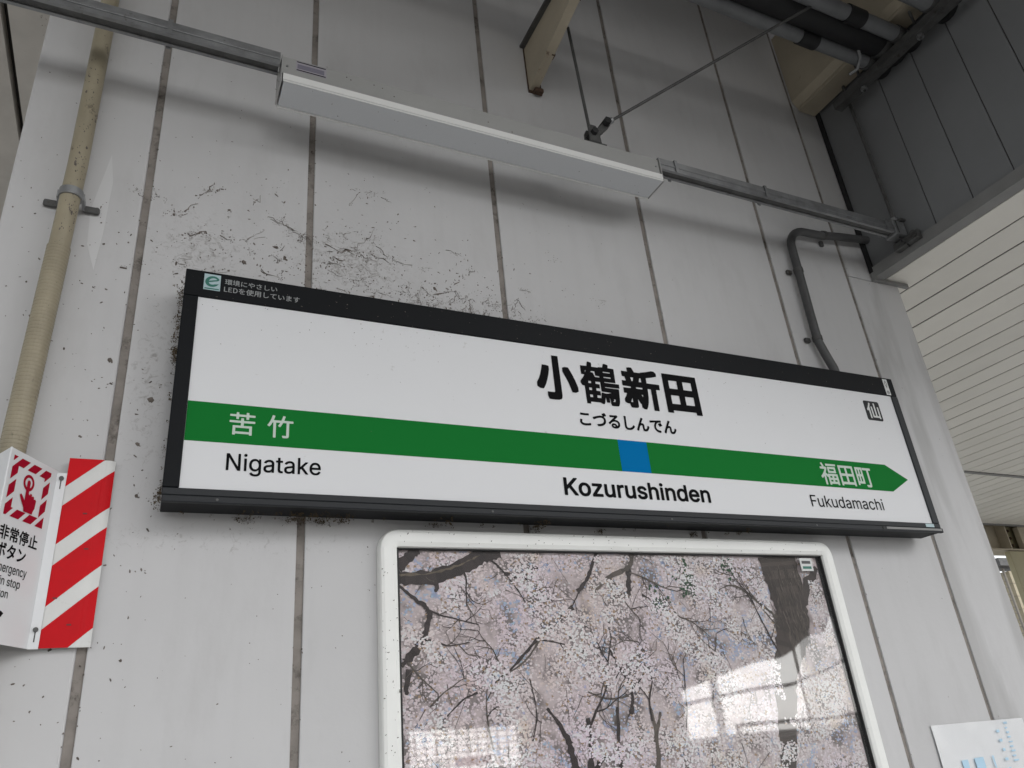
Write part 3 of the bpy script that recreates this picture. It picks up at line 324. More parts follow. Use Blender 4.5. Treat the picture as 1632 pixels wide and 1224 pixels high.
    'LEDを使用しています': '616,193 620,192 632,188 632,184 627,172 627,171 678,171 680,172 681,191 683,192 694,192 697,192 699,190 699,172 700,171 754,170 758,169 758,155 755,152 701,152 699,151 699,138 700,136 747,136 751,135 752,132 752,78 748,76 698,75 694,56 686,39 691,36 709,28 729,23 757,18 760,15 751,2 747,0 727,4 709,9 693,15 673,24 652,10 627,0 625,2 616,13 617,16 640,25 656,35 638,54 630,67 630,70 640,75 631,76 629,78 629,135 632,136 678,136 680,138 680,149 679,151 677,152 625,152 623,154 622,162 620,159 612,142 612,3 608,0 594,0 593,4 592,113 590,113 578,98 572,94 569,96 562,110 579,130 592,148 604,169 614,191|431,184 445,183 450,182 450,178 446,160 467,161 504,165 507,163 507,150 505,147 501,146 439,141 438,139 427,118 444,120 457,119 468,113 476,104 527,126 531,124 537,111 536,109 534,107 478,84 477,81 478,47 476,44 461,44 459,45 459,71 457,73 444,65 435,56 432,50 430,43 432,36 435,32 441,30 449,28 474,27 521,31 523,28 523,14 522,12 491,9 455,8 440,10 426,14 416,22 411,31 410,45 411,51 414,59 419,66 426,74 436,81 457,94 456,98 451,101 444,103 437,103 428,101 419,97 406,88 388,68 385,69 373,79 373,82 401,113 412,129 417,139 414,140 378,142 377,145 377,159 380,161 403,159 424,159 428,169 430,182|1684,183 1699,183 1703,182 1702,160 1703,158 1753,163 1756,162 1758,160 1758,149 1755,144 1703,139 1702,118 1702,116 1705,115 1757,120 1759,116 1758,102 1755,100 1741,99 1704,96 1703,89 1704,68 1722,61 1738,53 1761,37 1763,33 1755,20 1751,19 1724,38 1705,47 1704,31 1700,21 1692,14 1683,10 1667,8 1649,9 1639,12 1628,18 1622,26 1620,35 1620,45 1622,52 1626,58 1633,64 1641,68 1651,71 1663,73 1682,72 1684,74 1682,95 1623,98 1621,100 1620,107 1620,115 1622,118 1650,115 1681,114 1683,116 1682,138 1624,142 1621,145 1621,159 1624,161 1652,158 1681,157 1683,159 1682,181|1899,183 1915,183 1919,182 1918,160 1919,157 1979,156 1981,154 1981,140 1977,138 1919,138 1919,109 1924,95 1925,81 1924,65 1919,49 1911,37 1903,28 1895,22 1880,13 1865,7 1860,7 1848,19 1847,22 1849,24 1873,32 1887,41 1893,47 1895,51 1884,50 1875,51 1866,55 1860,60 1853,69 1850,77 1849,86 1850,95 1856,108 1867,119 1879,123 1898,124 1898,137 1896,138 1876,138 1809,135 1807,138 1807,152 1808,154 1810,155 1897,157 1898,160 1897,180|1018,180 1037,180 1041,178 1038,138 1037,55 1039,43 1044,35 1052,30 1063,28 1080,28 1094,32 1106,37 1120,47 1141,69 1144,67 1154,56 1155,53 1153,51 1139,35 1125,24 1111,16 1098,11 1083,8 1058,7 1039,12 1030,18 1024,24 1020,32 1016,50 1018,158 1016,178|795,178 802,179 947,178 948,174 948,22 946,12 941,6 932,3 919,2 900,2 897,3 892,17 892,20 925,20 928,22 929,26 928,63 897,63 879,63 878,62 878,6 875,3 860,3 858,4 858,61 857,63 855,63 811,63 802,29 796,16 790,7 785,1 782,0 770,10 769,13 778,25 786,43 792,67 794,95 794,175|2,171 20,171 23,168 23,38 86,37 88,34 89,28 89,20 86,17 4,17 0,18 0,167 0,170|114,171 197,171 200,170 202,168 202,154 199,151 134,150 134,109 188,108 191,105 191,93 190,89 187,88 135,88 134,86 134,69 134,40 135,37 200,37 204,35 204,20 201,17 116,17 112,18 111,22 111,166 112,169|234,171 272,171 288,170 302,166 316,159 326,151 333,141 340,127 343,112 344,95 343,78 340,62 334,50 323,36 315,29 304,23 289,18 271,17 235,17 233,18 232,167 232,170|1352,170 1355,170 1357,168 1356,151 1354,150 1332,149 1318,147 1305,142 1296,136 1288,128 1278,114 1273,102 1270,90 1270,83 1272,69 1276,59 1283,50 1292,44 1302,39 1314,35 1337,32 1339,30 1340,27 1334,12 1331,11 1317,12 1302,16 1289,21 1276,29 1265,38 1259,46 1256,51 1251,64 1249,80 1250,93 1253,105 1261,122 1268,133 1280,145 1275,146 1242,142 1194,135 1191,138 1190,153 1190,156 1192,157 1275,164|1404,164 1423,164 1426,161 1425,118 1428,84 1433,61 1441,45 1446,41 1451,39 1455,40 1459,42 1467,54 1475,77 1477,79 1480,79 1492,66 1492,63 1491,59 1479,33 1469,22 1463,18 1454,15 1444,16 1436,20 1427,27 1418,43 1413,55 1409,71 1405,105 1403,162|813,159 813,153 813,131 857,131 858,134 857,159|878,159 878,153 878,131 928,131 929,134 928,159|1527,157 1531,158 1533,157 1546,137 1557,112 1563,92 1568,70 1570,55 1567,52 1556,47 1552,46 1549,48 1545,75 1537,105 1527,129 1514,149 1514,151 1516,153|255,151 255,37 269,37 282,38 293,41 301,46 306,50 314,61 317,70 320,82 321,95 320,108 317,119 313,129 308,137 304,141 292,148 278,151|648,119 647,117 648,93 678,93 680,95 679,118|700,119 699,117 700,93 731,93 733,95 732,118|813,112 812,85 813,82 856,82 858,85 857,112|878,112 878,106 878,83 928,83 928,112|1885,106 1879,104 1873,100 1870,94 1869,86 1870,79 1873,74 1880,70 1887,68 1894,70 1899,74 1903,82 1904,92 1902,98 1898,103 1892,105|646,75 646,74 652,65 665,52 669,50 672,54 677,66 678,75|1660,55 1651,53 1643,49 1639,44 1639,39 1641,34 1645,30 1653,27 1663,26 1675,27 1681,31 1684,39 1685,52 1683,54 1678,55',
    '非常停止': '530,197 534,197 537,195 547,178 599,177 603,174 602,160 599,157 596,157 471,157 468,157 465,160 464,160 454,138 454,5 451,0 447,0 435,0 432,4 432,102 430,103 421,92 417,91 414,94 406,108 406,112 420,129 433,149 444,170 453,192 455,195 460,195 473,191 475,187 473,180 474,178 517,178 520,179 516,187 516,191 519,194|292,196 308,197 313,194 314,165 333,165 350,192 353,194 355,195 370,190 374,186 373,182 361,167 360,165 386,164 390,162 391,117 390,115 387,113 371,113 369,115 368,141 366,143 313,143 235,143 234,141 233,115 230,113 216,113 213,114 212,116 212,162 215,164 240,165 239,169 229,183 230,188 243,194 248,194 261,178 267,170 268,165 288,165 290,167 290,193|64,195 80,195 83,194 85,191 84,4 82,1 79,0 64,0 61,3 61,47 60,49 4,49 1,51 0,54 0,69 3,72 14,72 61,73 61,94 60,96 12,96 9,98 8,102 8,115 11,119 60,120 60,141 8,142 5,146 5,160 6,164 9,165 60,166 61,191|110,195 127,195 131,193 131,167 132,165 184,165 187,164 189,161 190,146 186,143 133,142 131,141 131,121 132,119 180,119 183,118 185,115 185,100 181,96 133,96 131,95 131,73 133,72 154,72 190,71 193,67 192,51 188,49 132,49 131,46 131,2 127,0 112,0 109,0 107,3 107,190 108,193|710,195 727,196 731,192 732,128 793,127 796,127 799,123 799,108 794,104 733,104 731,103 731,34 734,33 803,33 808,29 808,14 805,11 802,10 662,10 619,10 617,11 615,14 615,29 617,32 641,33 643,34 643,147 646,151 653,151 663,151 667,147 667,34 669,33 706,33 707,190 708,193|483,153 486,154 582,153 585,151 585,148 585,111 583,107 483,107 481,109 481,112 481,149|246,136 353,136 358,135 360,131 360,90 358,87 354,85 316,85 315,83 315,78 315,77 317,76 373,76 377,74 379,70 379,28 378,20 373,13 366,10 347,8 332,8 329,12 325,23 325,27 329,30 353,30 355,31 355,37 354,53 332,54 315,53 315,4 312,0 295,0 291,3 291,51 291,53 289,54 249,53 248,12 243,9 229,9 227,10 225,15 225,71 226,74 229,76 289,76 291,78 291,83 289,85 248,85 244,87 243,90 243,132|504,134 503,133 503,127 505,126 561,126 563,127 563,133 560,134|267,117 266,111 266,106 267,105 334,105 336,106 336,111 336,115 334,117|465,101 596,101 601,100 603,96 603,65 601,62 598,60 585,60 583,55 580,53 545,52 545,27 543,11 536,3 523,1 500,0 496,2 491,16 492,20 495,22 519,22 521,23 521,52 484,53 482,55 479,60 467,60 465,61 463,65 463,96 463,99|485,80 484,79 484,75 486,73 579,73 581,75 581,79 578,80',
    'ボタン': '180,199 184,199 188,196 205,168 205,164 203,161 193,156 188,155 184,158 166,187 166,191 169,194|308,198 312,198 328,193 333,189 333,184 325,169 325,167 374,167 390,169 404,161 407,158 408,155 391,110 372,77 372,75 390,61 393,57 393,53 380,38 378,36 373,36 352,53 330,33 308,18 283,5 271,0 266,0 248,15 247,18 248,21 252,24 275,32 289,40 312,55 326,67 328,71 290,97 286,101 287,106 299,119 305,119 348,93 354,103 364,121 371,138 370,141 308,141 288,118 274,104 249,84 243,84 229,95 227,99 227,102 230,104 254,123 272,141 287,161 298,180 304,194|152,192 158,193 161,190 176,166 179,158 174,151 186,151 190,148 190,127 185,123 114,123 114,20 112,11 105,3 96,0 78,0 58,1 54,5 52,24 55,28 59,29 82,26 85,28 86,57 86,123 10,123 6,128 6,148 9,151 12,151 31,150 85,151 86,153 86,169 85,184 88,188 91,189 110,189 114,186 115,151 156,151 156,153 140,182 140,185 143,188|479,180 485,179 498,170 525,148 541,133 542,130 541,127 527,112 523,111 520,113 495,135 465,159 465,165|621,145 626,145 629,142 638,126 639,120 621,93 597,66 574,47 543,28 512,14 492,8 476,5 472,6 469,8 459,24 458,29 460,32 488,39 512,47 539,59 561,74 579,89 591,102 606,121|45,107 49,107 63,100 66,97 66,92 46,60 29,38 22,30 16,31 4,39 0,43 0,47 21,72 41,103|153,107 157,106 165,96 179,76 196,48 196,43 194,40 178,31 174,31 170,35 152,66 134,92 134,96 138,100',
    'Emergency': '1,192 4,193 89,193 92,192 93,191 93,176 91,174 24,174 22,172 22,129 86,128 88,125 87,110 22,109 22,63 90,62 93,61 93,46 91,44 1,44 0,48|161,157 172,157 182,155 189,150 197,140 206,150 216,155 228,157 239,157 253,151 259,145 263,139 265,133 266,123 266,45 264,44 250,44 247,45 246,123 242,132 234,137 226,139 217,137 210,133 205,126 203,118 203,71 203,47 202,44 186,44 183,45 182,125 178,132 172,136 163,139 155,137 148,134 144,130 141,125 139,118 139,45 137,44 131,44 121,44 119,45 119,154 121,155 137,155 138,153 139,144 151,153|336,157 346,157 359,154 369,148 377,141 382,132 387,121 389,106 389,94 386,93 311,92 310,87 313,77 318,70 324,65 331,61 341,60 349,60 356,63 363,68 368,76 372,76 386,72 386,68 381,59 374,51 365,46 354,42 345,41 329,42 315,47 302,58 295,70 290,85 289,104 291,118 296,130 304,142 313,150 323,155|454,157 468,156 468,138 466,137 456,137 446,135 439,131 434,125 431,115 431,46 429,44 415,44 412,44 411,47 411,154 414,155 429,155 430,153 431,144 443,154|525,157 534,157 544,154 552,149 560,142 561,153 562,155 577,155 580,154 580,38 579,29 572,16 562,7 545,1 528,0 509,3 502,7 494,12 487,20 485,25 494,31 501,34 509,26 515,22 522,19 533,18 543,20 550,23 555,28 559,35 560,45 559,60 551,52 540,46 528,45 515,46 503,51 495,58 487,69 482,80 480,95 480,105 482,120 488,133 496,144 504,151 515,155|650,157 659,157 673,153 682,149 690,141 697,131 701,119 702,104 702,94 699,93 625,92 624,90 627,78 631,70 638,64 646,61 655,60 663,60 670,63 676,68 681,75 686,76 698,73 700,71 699,66 694,58 688,52 678,46 668,42 658,41 643,42 628,48 616,58 608,71 604,83 603,99 604,115 609,129 616,141 626,149 637,155|773,157 787,156 798,151 806,144 812,134 815,117 815,45 813,44 807,44 797,44 795,45 794,114 793,123 790,129 784,135 777,138 766,138 758,135 749,127 745,117 744,45 742,44 727,44 725,46 725,154 728,155 743,155 745,143 757,153 765,156|885,157 901,156 909,153 918,148 928,138 934,125 932,123 916,119 908,131 900,136 886,138 874,135 869,131 865,126 859,113 858,94 860,82 864,73 869,67 874,63 882,60 889,60 900,62 908,67 912,72 915,79 917,80 934,75 933,68 927,58 920,51 910,45 899,42 886,41 869,45 858,51 847,62 840,76 838,86 837,104 839,118 845,132 851,141 862,150 872,155|948,155 965,155 969,154 999,70 1029,154 1032,155 1050,155 1050,151 1023,80 1002,26 995,13 986,6 977,2 963,2 956,4 955,7 959,20 961,21 972,21 978,24 983,31 988,45 947,151|334,138 325,135 318,129 313,121 310,111 313,110 344,110 367,110 368,112 366,120 361,129 354,135 344,138|526,138 515,134 506,124 501,109 501,93 505,79 512,70 522,64 535,64 547,68 555,77 560,92 560,108 555,123 549,132 538,138|648,138 638,134 631,128 626,119 624,111 626,110 657,110 680,110 681,112 680,119 675,128 668,135 660,138',
    'train stop': '268,192 274,193 279,192 283,189 286,185 286,179 285,174 279,168 269,168 264,170 261,175 261,185 263,189|17,177 20,178 36,177 37,175 38,152 57,151 59,150 59,137 58,135 39,134 37,133 37,70 38,63 41,60 46,58 58,58 61,46 61,42 57,40 43,40 36,41 26,46 22,51 18,57 17,66 17,132 15,134 2,134 1,135 0,138 1,151 15,152 17,153|589,177 592,178 607,178 608,175 609,152 628,151 630,150 630,135 609,133 609,69 610,63 613,59 617,58 629,58 633,44 632,41 627,40 613,40 606,42 596,48 590,57 589,66 588,132 587,134 574,134 572,135 572,138 572,148 573,151 587,152 588,153|120,153 132,153 135,152 135,135 133,133 123,134 113,132 107,128 102,122 98,110 98,43 96,41 84,41 79,41 78,44 78,150 81,152 96,151 97,149 98,141 109,149|188,153 201,153 217,148 226,142 233,132 235,119 235,42 232,41 217,41 215,52 207,45 198,40 188,39 174,39 163,43 155,49 151,54 147,62 146,76 147,84 151,91 157,97 170,103 207,109 215,112 215,120 212,128 207,132 199,135 189,135 180,132 174,128 167,119 151,123 149,125 150,128 153,135 162,144 175,150|357,153 369,153 382,148 391,141 397,131 400,116 400,42 397,41 383,41 380,43 380,111 378,119 376,125 370,131 363,134 354,134 344,132 336,125 331,113 330,43 328,41 312,41 311,44 311,150 314,152 329,151 331,139 338,146 344,149|515,153 529,153 544,148 554,139 561,126 559,123 544,120 534,132 528,135 521,136 508,133 504,130 501,126 500,118 504,112 512,108 539,102 549,97 557,91 562,81 563,73 562,64 559,57 555,52 549,47 541,42 530,39 522,39 503,40 491,46 485,50 481,56 476,68 478,71 494,74 499,65 503,61 509,58 518,57 532,59 537,62 541,67 542,75 537,81 530,84 505,90 495,94 485,102 480,111 479,119 480,128 486,140 498,149|690,153 702,153 712,151 720,147 728,142 734,135 740,125 744,115 746,103 746,89 744,76 740,67 735,58 728,50 721,45 711,41 701,39 692,39 681,40 672,44 664,49 658,55 652,64 647,74 645,84 645,108 649,121 654,131 661,140 669,146 678,151|814,153 826,153 839,149 849,143 857,133 864,120 867,103 867,89 865,76 861,66 856,57 850,50 842,44 828,39 811,39 800,44 789,54 788,34 788,1 785,0 771,0 768,2 768,149 770,151 786,151 787,149 788,138 802,150|264,151 281,151 283,149 283,44 281,41 266,41 263,43 263,147|689,134 678,129 670,119 665,103 665,88 670,73 678,63 683,59 690,57 702,58 713,63 721,74 725,91 725,106 720,120 712,129 703,134 697,135|811,134 800,129 793,119 788,104 788,88 793,73 800,63 805,60 812,57 824,58 834,63 842,74 846,87 846,106 841,120 834,129 825,134 818,135|211,92 183,88 176,85 170,82 166,76 166,69 169,64 174,59 180,57 190,57 199,59 207,63 213,71 215,80 215,92',
    'button': '0,192 2,193 21,193 24,191 25,126 34,136 45,144 58,147 72,147 86,144 97,138 107,130 115,120 121,108 124,96 126,81 126,67 124,52 121,40 116,29 110,20 95,8 86,3 77,1 62,0 48,3 35,10 25,22 23,4 2,3 0,4|313,179 332,179 335,178 336,146 361,145 364,143 365,127 363,124 338,123 336,122 336,40 337,32 341,27 349,24 363,25 368,8 366,4 359,2 343,2 334,4 329,6 321,11 316,17 313,25 311,35 311,122 308,123 290,124 289,127 289,141 290,144 291,145 311,146 311,176 311,178|396,179 416,179 419,178 420,145 445,145 448,143 448,127 447,124 421,123 420,122 420,39 421,31 426,26 433,24 446,25 451,7 449,3 442,2 426,2 416,4 409,8 404,12 399,18 396,26 394,39 394,122 392,123 374,124 373,126 373,141 373,144 375,145 394,146 394,176|525,147 539,147 551,145 563,140 573,133 583,122 589,112 594,98 596,85 597,71 595,54 591,39 584,27 574,16 565,9 553,3 539,1 527,0 512,3 500,8 490,14 483,22 476,32 471,45 468,59 466,75 469,94 473,108 479,120 489,131 499,139 511,144|686,147 704,146 717,141 729,132 737,118 741,99 740,4 737,3 718,3 716,5 715,95 714,103 711,111 702,119 690,124 679,124 667,119 661,115 657,109 652,95 651,4 648,3 629,3 626,5 626,143 629,145 649,145 651,142 651,127 660,136 665,140 674,145|158,145 177,145 180,143 181,59 182,48 184,40 188,34 193,29 199,26 211,24 225,27 235,34 242,44 245,58 245,144 253,145 267,145 270,144 270,103 270,4 262,3 247,4 245,21 233,10 219,3 204,1 193,2 184,5 175,10 165,19 160,29 157,41 155,52 155,141 156,144|59,124 51,123 45,120 38,115 33,108 29,101 26,89 25,68 28,49 32,41 37,34 43,29 51,25 58,23 66,23 80,28 87,33 92,39 98,54 101,76 97,97 94,106 89,113 82,118 75,122 69,124|528,124 520,123 512,119 506,114 501,107 496,98 494,88 493,66 497,47 501,39 506,33 512,28 519,25 526,23 535,23 544,25 551,28 557,33 562,39 567,49 570,59 571,79 567,99 559,113 551,119 545,122 538,124',
}

M_WALL = wall_mat('wall_paint'); M_WALL_END = wall_mat('wall_paint_stained', .6)
M_SEAL = mat('joint_sealant', (.265, .24, .218), .8, var=.25, vscale=14, bump=.5, bscale=90, dirt=(.08, .07, .06), dscale=16, damt=.6, spec=.2)
M_BLACK = mat('black_frame', (.009, .010, .0115), .5, spec=.10, dirt=(.03, .029, .028), dscale=30, damt=.1)
M_BLACK2 = mat('dark_grey_channel', (.020, .022, .025), .5, spec=.25)
M_ACRYL = mat('white_acrylic', (.74, .745, .758), .4, spec=.25, var=.012, vscale=2.5, dirt=(.52, .51, .49), dscale=24, damt=.08)
M_GREEN = mat('green_film', (.008, .178, .030), .6, spec=.05)
M_BLUE = mat('blue_film', (.002, .165, .42), .6, spec=.02)
M_INK = mat('black_ink', (.005, .005, .006), .55, spec=.05)
M_LETTER = mat('pale_letter', (.50, .60, .52), .4)
M_SMALL = mat('grey_letter', (.30, .31, .31), .5)
M_LABEL = mat('white_label', (.66, .67, .66), .45)
M_LOGO_BG = mat('pale_blue_label', (.42, .55, .58), .4)
M_LOGO = mat('teal_ink', (.02, .16, .12), .45)
M_GALV = mat('galvanised_steel', (.30, .305, .31), .45, metal=.75, var=.22, vscale=16, dirt=(.12, .11, .10), dscale=20, damt=.3, bump=.15, bscale=80)
M_GALV_DK = mat('weathered_steel', (.10, .10, .098), .55, metal=.4, var=.3, vscale=22, dirt=(.05, .04, .032), dscale=25, damt=.4)
M_LAMPW = mat('lamp_white_paint', (.38, .38, .37), .42, var=.05, vscale=8, dirt=(.22, .2, .18), dscale=16, damt=.12)
M_DIFF = mat('frosted_diffuser', (.66, .675, .695), .4, spec=.3)
M_DIFF_EDGE = mat('diffuser_rib', (.88, .88, .86), .35)
M_PIPE = mat('cream_pipe', (.33, .29, .205), .5, var=.14, vscale=9, dirt=(.07, .05, .03), dscale=14, damt=.3, stretch=(1.6, 1.6, 1), bump=.2, bscale=50)
M_CONDUIT = mat('grey_conduit', (.075, .075, .076), .5, var=.2, vscale=14, bump=.2, bscale=60)
M_BEAM = mat('cream_beam_paint', (.40, .35, .265), .5, var=.10, vscale=6, dirt=(.12, .07, .04), dscale=11, damt=.12)
M_RUST = mat('rust', (.07, .04, .025), .85, var=.4, vscale=40, bump=.6, bscale=80)
M_BULK = mat('slate_panel', (.19, .195, .20), .5, var=.06, vscale=3, spec=.4)
M_BULK_TRIM = mat('grey_trim', (.22, .22, .215), .5, var=.1, vscale=8)
M_SLAT = mat('cream_slat', (.80, .775, .71), .45, var=.03, vscale=4, spec=.4)
M_GAP = mat('slat_gap', (.05, .045, .04), .9)
M_DARKCEIL = mat('brown_ceiling_board', (.50, .47, .425), .7, var=.12, vscale=4)
M_PIPE_GREY = mat('grey_pipe', (.17, .175, .18), .45, var=.15, vscale=10)
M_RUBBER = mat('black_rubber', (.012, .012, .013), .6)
M_FRAME = mat('cream_frame', (.90, .905, .875), .4, spec=.3, var=.04, vscale=6, dirt=(.18, .16, .13), dscale=26, damt=.06)
M_SEALBLK = mat('black_gasket', (.012, .012, .012), .6)
M_SIGNW = mat('white_enamel', (.74, .75, .76), .32, spec=.45, var=.02, vscale=9, dirt=(.2, .18, .16), dscale=38, damt=.05)
M_RED = mat('red_film', (.60, .008, .014), .4, spec=.08, var=.07, vscale=14, dirt=(.30, .03, .03), dscale=30, damt=.25)
M_CRIM = mat('crimson_ink', (.36, .004, .022), .5, spec=.06)
M_STRIPEW = mat('white_film', (.66, .66, .64), .32, spec=.5, var=.05, vscale=20, dirt=(.40, .38, .35), dscale=30, damt=.3)
M_GRIME = mat('grime', (.15, .13, .115), .95, spec=.1, var=.5, vscale=60)
M_WEB = mat('dusty_web', (.22, .195, .175), .95, spec=.1, var=.5, vscale=40)
M_MOSS = mat('dust_clump', (.11, .085, .055), 1.0, spec=.05, var=.5, vscale=70)
M_PAPER = mat('notice_paper', (.86, .87, .88), .5, var=.03, vscale=12)
M_CYAN = mat('pale_cyan_print', (.48, .70, .86), .5)
M_CONC = mat('platform_concrete', (.52, .515, .50), .85, var=.15, vscale=1.2, bump=.4, bscale=20)
M_BALLAST = mat('ballast', (.24, .225, .205), .95, var=.45, vscale=14, bump=1.0, bscale=12)
M_DECK = mat('roof_deck', (.46, .455, .44), .6, var=.06, vscale=2)
M_OPP_W = mat('white_fence_panel', (.78, .78, .76), .6, var=.05, vscale=1.5)
M_OPP_D = mat('dark_cladding', (.10, .105, .11), .6, var=.12, vscale=1)
M_OPP_GL = mat('dark_glass', (.02, .025, .03), .08)
M_BLOCK = mat('beige_block', (.44, .39, .28), .8, var=.12, vscale=4, bump=.5, bscale=25)
M_OLIVE = mat('khaki_column_paint', (.36, .325, .20), .5, var=.08, vscale=4)
M_WIRE = mat('mesh_wire', (.25, .23, .20), .5, metal=.3)
M_PRINT = vcol_mat('poster_print', .45)
M_FILM = film_mat('poster_cover_film', 2.0, .03, .02)
M_SLEEVE = film_mat('clear_sleeve', 1.6, .08, .05)
tint(M_WALL, .035); tint(M_SLAT, .04); tint(M_BULK, .07)

# ------------------------------------------------------------------ setting: ground, roof, far side
def struct(o):
    o['kind'] = 'structure'; return o
struct(MB().box(-60, 60, -4.2, 30, -.3, 0).build('platform_floor', M_CONC))
struct(MB().box(-150, 150, -150, 150, -1.4, -1.15).build('ground', M_BALLAST))
for yy in (-5.2, -6.27):
    MBr = MB().prism([(yy - .07, -1.14), (yy + .07, -1.14), (yy + .03, -1.10), (yy + .035, -1.02), (yy - .035, -1.02), (yy - .03, -1.10)], -40, 40, 'x')
    tag(MBr.build('railway_rail', M_GALV_DK), 'brown steel rail of the track, %s the platform' % ('nearer to' if yy > -5.5 else 'farther from'), 'rail', 'rails of the track')
# canopy over the platform: high bay in front of the wall, its edge open to the track
roof = thing('canopy_roof', 'grey ribbed canopy deck high over the platform', 'roof', (-3, -2, 5.4))
for k in range(20):
    x1 = 2.30 - k * .62
    MB().prism([(x1 - .62, 5.42), (x1 - .62, 5.4), (x1 - .42, 5.4), (x1 - .38, 5.45), (x1 - .22, 5.45), (x1 - .18, 5.4), (x1 - .006, 5.4), (x1 - .006, 5.48), (x1 - .62, 5.48)], -4.2, 0.02, 'y').build('deck_sheet', M_DECK, roof)
MB().box(-10.2, 2.3, -4.32, -4.2, 4.38, 5.54).build('eaves_beam', M_DECK, roof)
# dark ceiling beyond the wall's left end
dc = thing('dark_ceiling', 'dark brown boarded ceiling beyond the left end of the white wall', 'ceiling', (-2.2, 2.0, 4.2))
for k in range(9):
    x1 = -1.018 - k * .62 + .62
    if k == 0: MB().box(-1.004, -.72, .05, 6.0, 4.2, 4.26).build('board', M_DARKCEIL, dc)
    else: MB().box(x1 - .62, x1 - .012, .05, 6.0, 4.2, 4.26).build('board', M_DARKCEIL, dc)
MB().box(-6.2, -.72, .05, 6.0, 4.27, 4.32).build('backing_board', M_GAP, dc)
bk = thing('dark_back_wall', 'dark brown wall far behind the left end of the white wall', 'wall', (-3.5, 6.0, 0))
for k in range(4):
    MB().box(-6.2 + k * 1.38, -6.2 + k * 1.38 + 1.365, 6.0, 6.2, 0, 2.3).build('panel', M_DARKCEIL, bk)

# far side of the track, seen only mirrored in the poster cover
opp = thing('white_fence_wall', 'low white panel fence on the far side of the track', 'fence', (14, -9, -1.15))
for k in range(10):
    x0 = 7.6 + k * 1.5
    MB().box(x0 + .03, x0 + 1.47, -9.05, -8.97, -1.0, 1.30).build('fence_panel', M_OPP_W, opp, .01)
    MB().box(x0 - .05, x0 + .05, -9.12, -8.93, -1.15, 1.36).build('post', M_BULK_TRIM, opp)
MB().box(7.5, 22.6, -9.14, -8.9, 1.36, 1.42).build('coping', M_OPP_W, opp)
ral = thing('trackside_railing', 'grey tubular railing in front of the low white fence', 'railing', (14, -8.4, -1.15))
for k in range(13):
    x0 = 8.2 + k * .95
    MB().tube([(x0, -8.4, -1.15), (x0, -8.4, 1.55)], .03, 8).build('post', M_GALV_DK, ral)
for z in (1.2, 1.55):
    MB().tube([(8.2, -8.4, z), (19.6, -8.4, z)], .03, 8).build('rail', M_GALV_DK, ral)
fb = thing('far_station_building', 'dark station building with open ground floor beyond the track', 'building', (5, -18, -1.15))
MB().box(-30, 2.6, -17, -16, -1.15, 1.2).build('wall', M_OPP_D, fb)
MB().box(2.6, 5.3, -17, -16, -1.15, 6.3).build('wall', M_OPP_D, fb)
MB().box(5.3, 8.5, -17, -16, 2.12, 6.3).build('wall', M_OPP_D, fb)
MB().box(8.5, 12.9, -17, -16, -1.15, 6.3).build('wall', M_OPP_D, fb)
MB().prism([(12.9, 2.55), (24, 5.3), (24, 6.3), (12.9, 6.3)], -17, -16, 'y').build('gable_wall', M_OPP_D, fb)
MB().box(2.4, 24.2, -17.6, -15.8, 6.3, 6.5).build('roof', M_OPP_D, fb)
for k in range(3):
    MB().box(14.6 + k * 3.4, 14.75 + k * 3.4, -16.9, -16.7, -1.15, 3.0 + k * .8).build('column', M_OPP_W, fb)
MB().prism([(12.9, 2.15), (24, 3.4), (24, 3.5), (12.9, 2.25)], -16.1, -16.0, 'y').build('handrail', M_BULK_TRIM, fb)
for k in range(18):
    MB().box(5.35, 8.45, -16.3, -16.2, -.3 + k * .135, -.26 + k * .135).build('louvre_blade', M_OPP_W, fb)
for k in range(12):
    MB().box(5.45 + k * .26, 5.48 + k * .26, -16.19, -16.15, -.3, 2.1).build('louvre_bar', M_BULK_TRIM, fb)
MB().box(6.4, 7.3, -16.14, -16.1, 1.3, 1.5).build('red_plate', M_RED, fb)

# ------------------------------------------------------------------ panel wall
JO = [-.422, 0.0, .598, 1.197, 1.800, 2.227]
XL, XR, WZ1 = -.725, 2.535, 5.38
wall = thing('panel_wall', 'white painted panel wall with brown vertical joints behind the station name sign', 'wall', (.9, 0, 0))
edges = [XL] + JO + [XR]
JW = .0094
for i in range(7):
    x0 = edges[i] + (JW if i > 0 else 0); x1 = edges[i + 1] - (JW if i < 6 else 0)
    if i < 6:
        MB().box(x0, x1, 0, .25, 0, WZ1).build('panel', M_WALL, wall, .005 if i == 0 else .0025)
    else:
        MB().box(x0, x1, 0, .25, 0, 3.214).build('panel', M_WALL_END, wall, .003)
        MB().box(x0, 2.40, 0, .25, 3.217, WZ1).build('panel', M_WALL_END, wall, .0025)
MB().prism([(-.518, 3.051), (-.532, 2.95), (-.544, 2.863), (-.538, 2.76), (-.515, 2.688), (-.508, 2.80), (-.505, 2.962)], -.0004, -.0001, 'y').build('pale_patch', mat('pale_patch', (.655, .653, .655), .55), wall)  # paler sliver on the wall just right of the drain pipe
for i, x in enumerate(JO):
    MB().box(x - JW + .0004, x + JW - .0004, .0055, .06, 0, WZ1).build('joint_sealant', M_SEAL, wall)

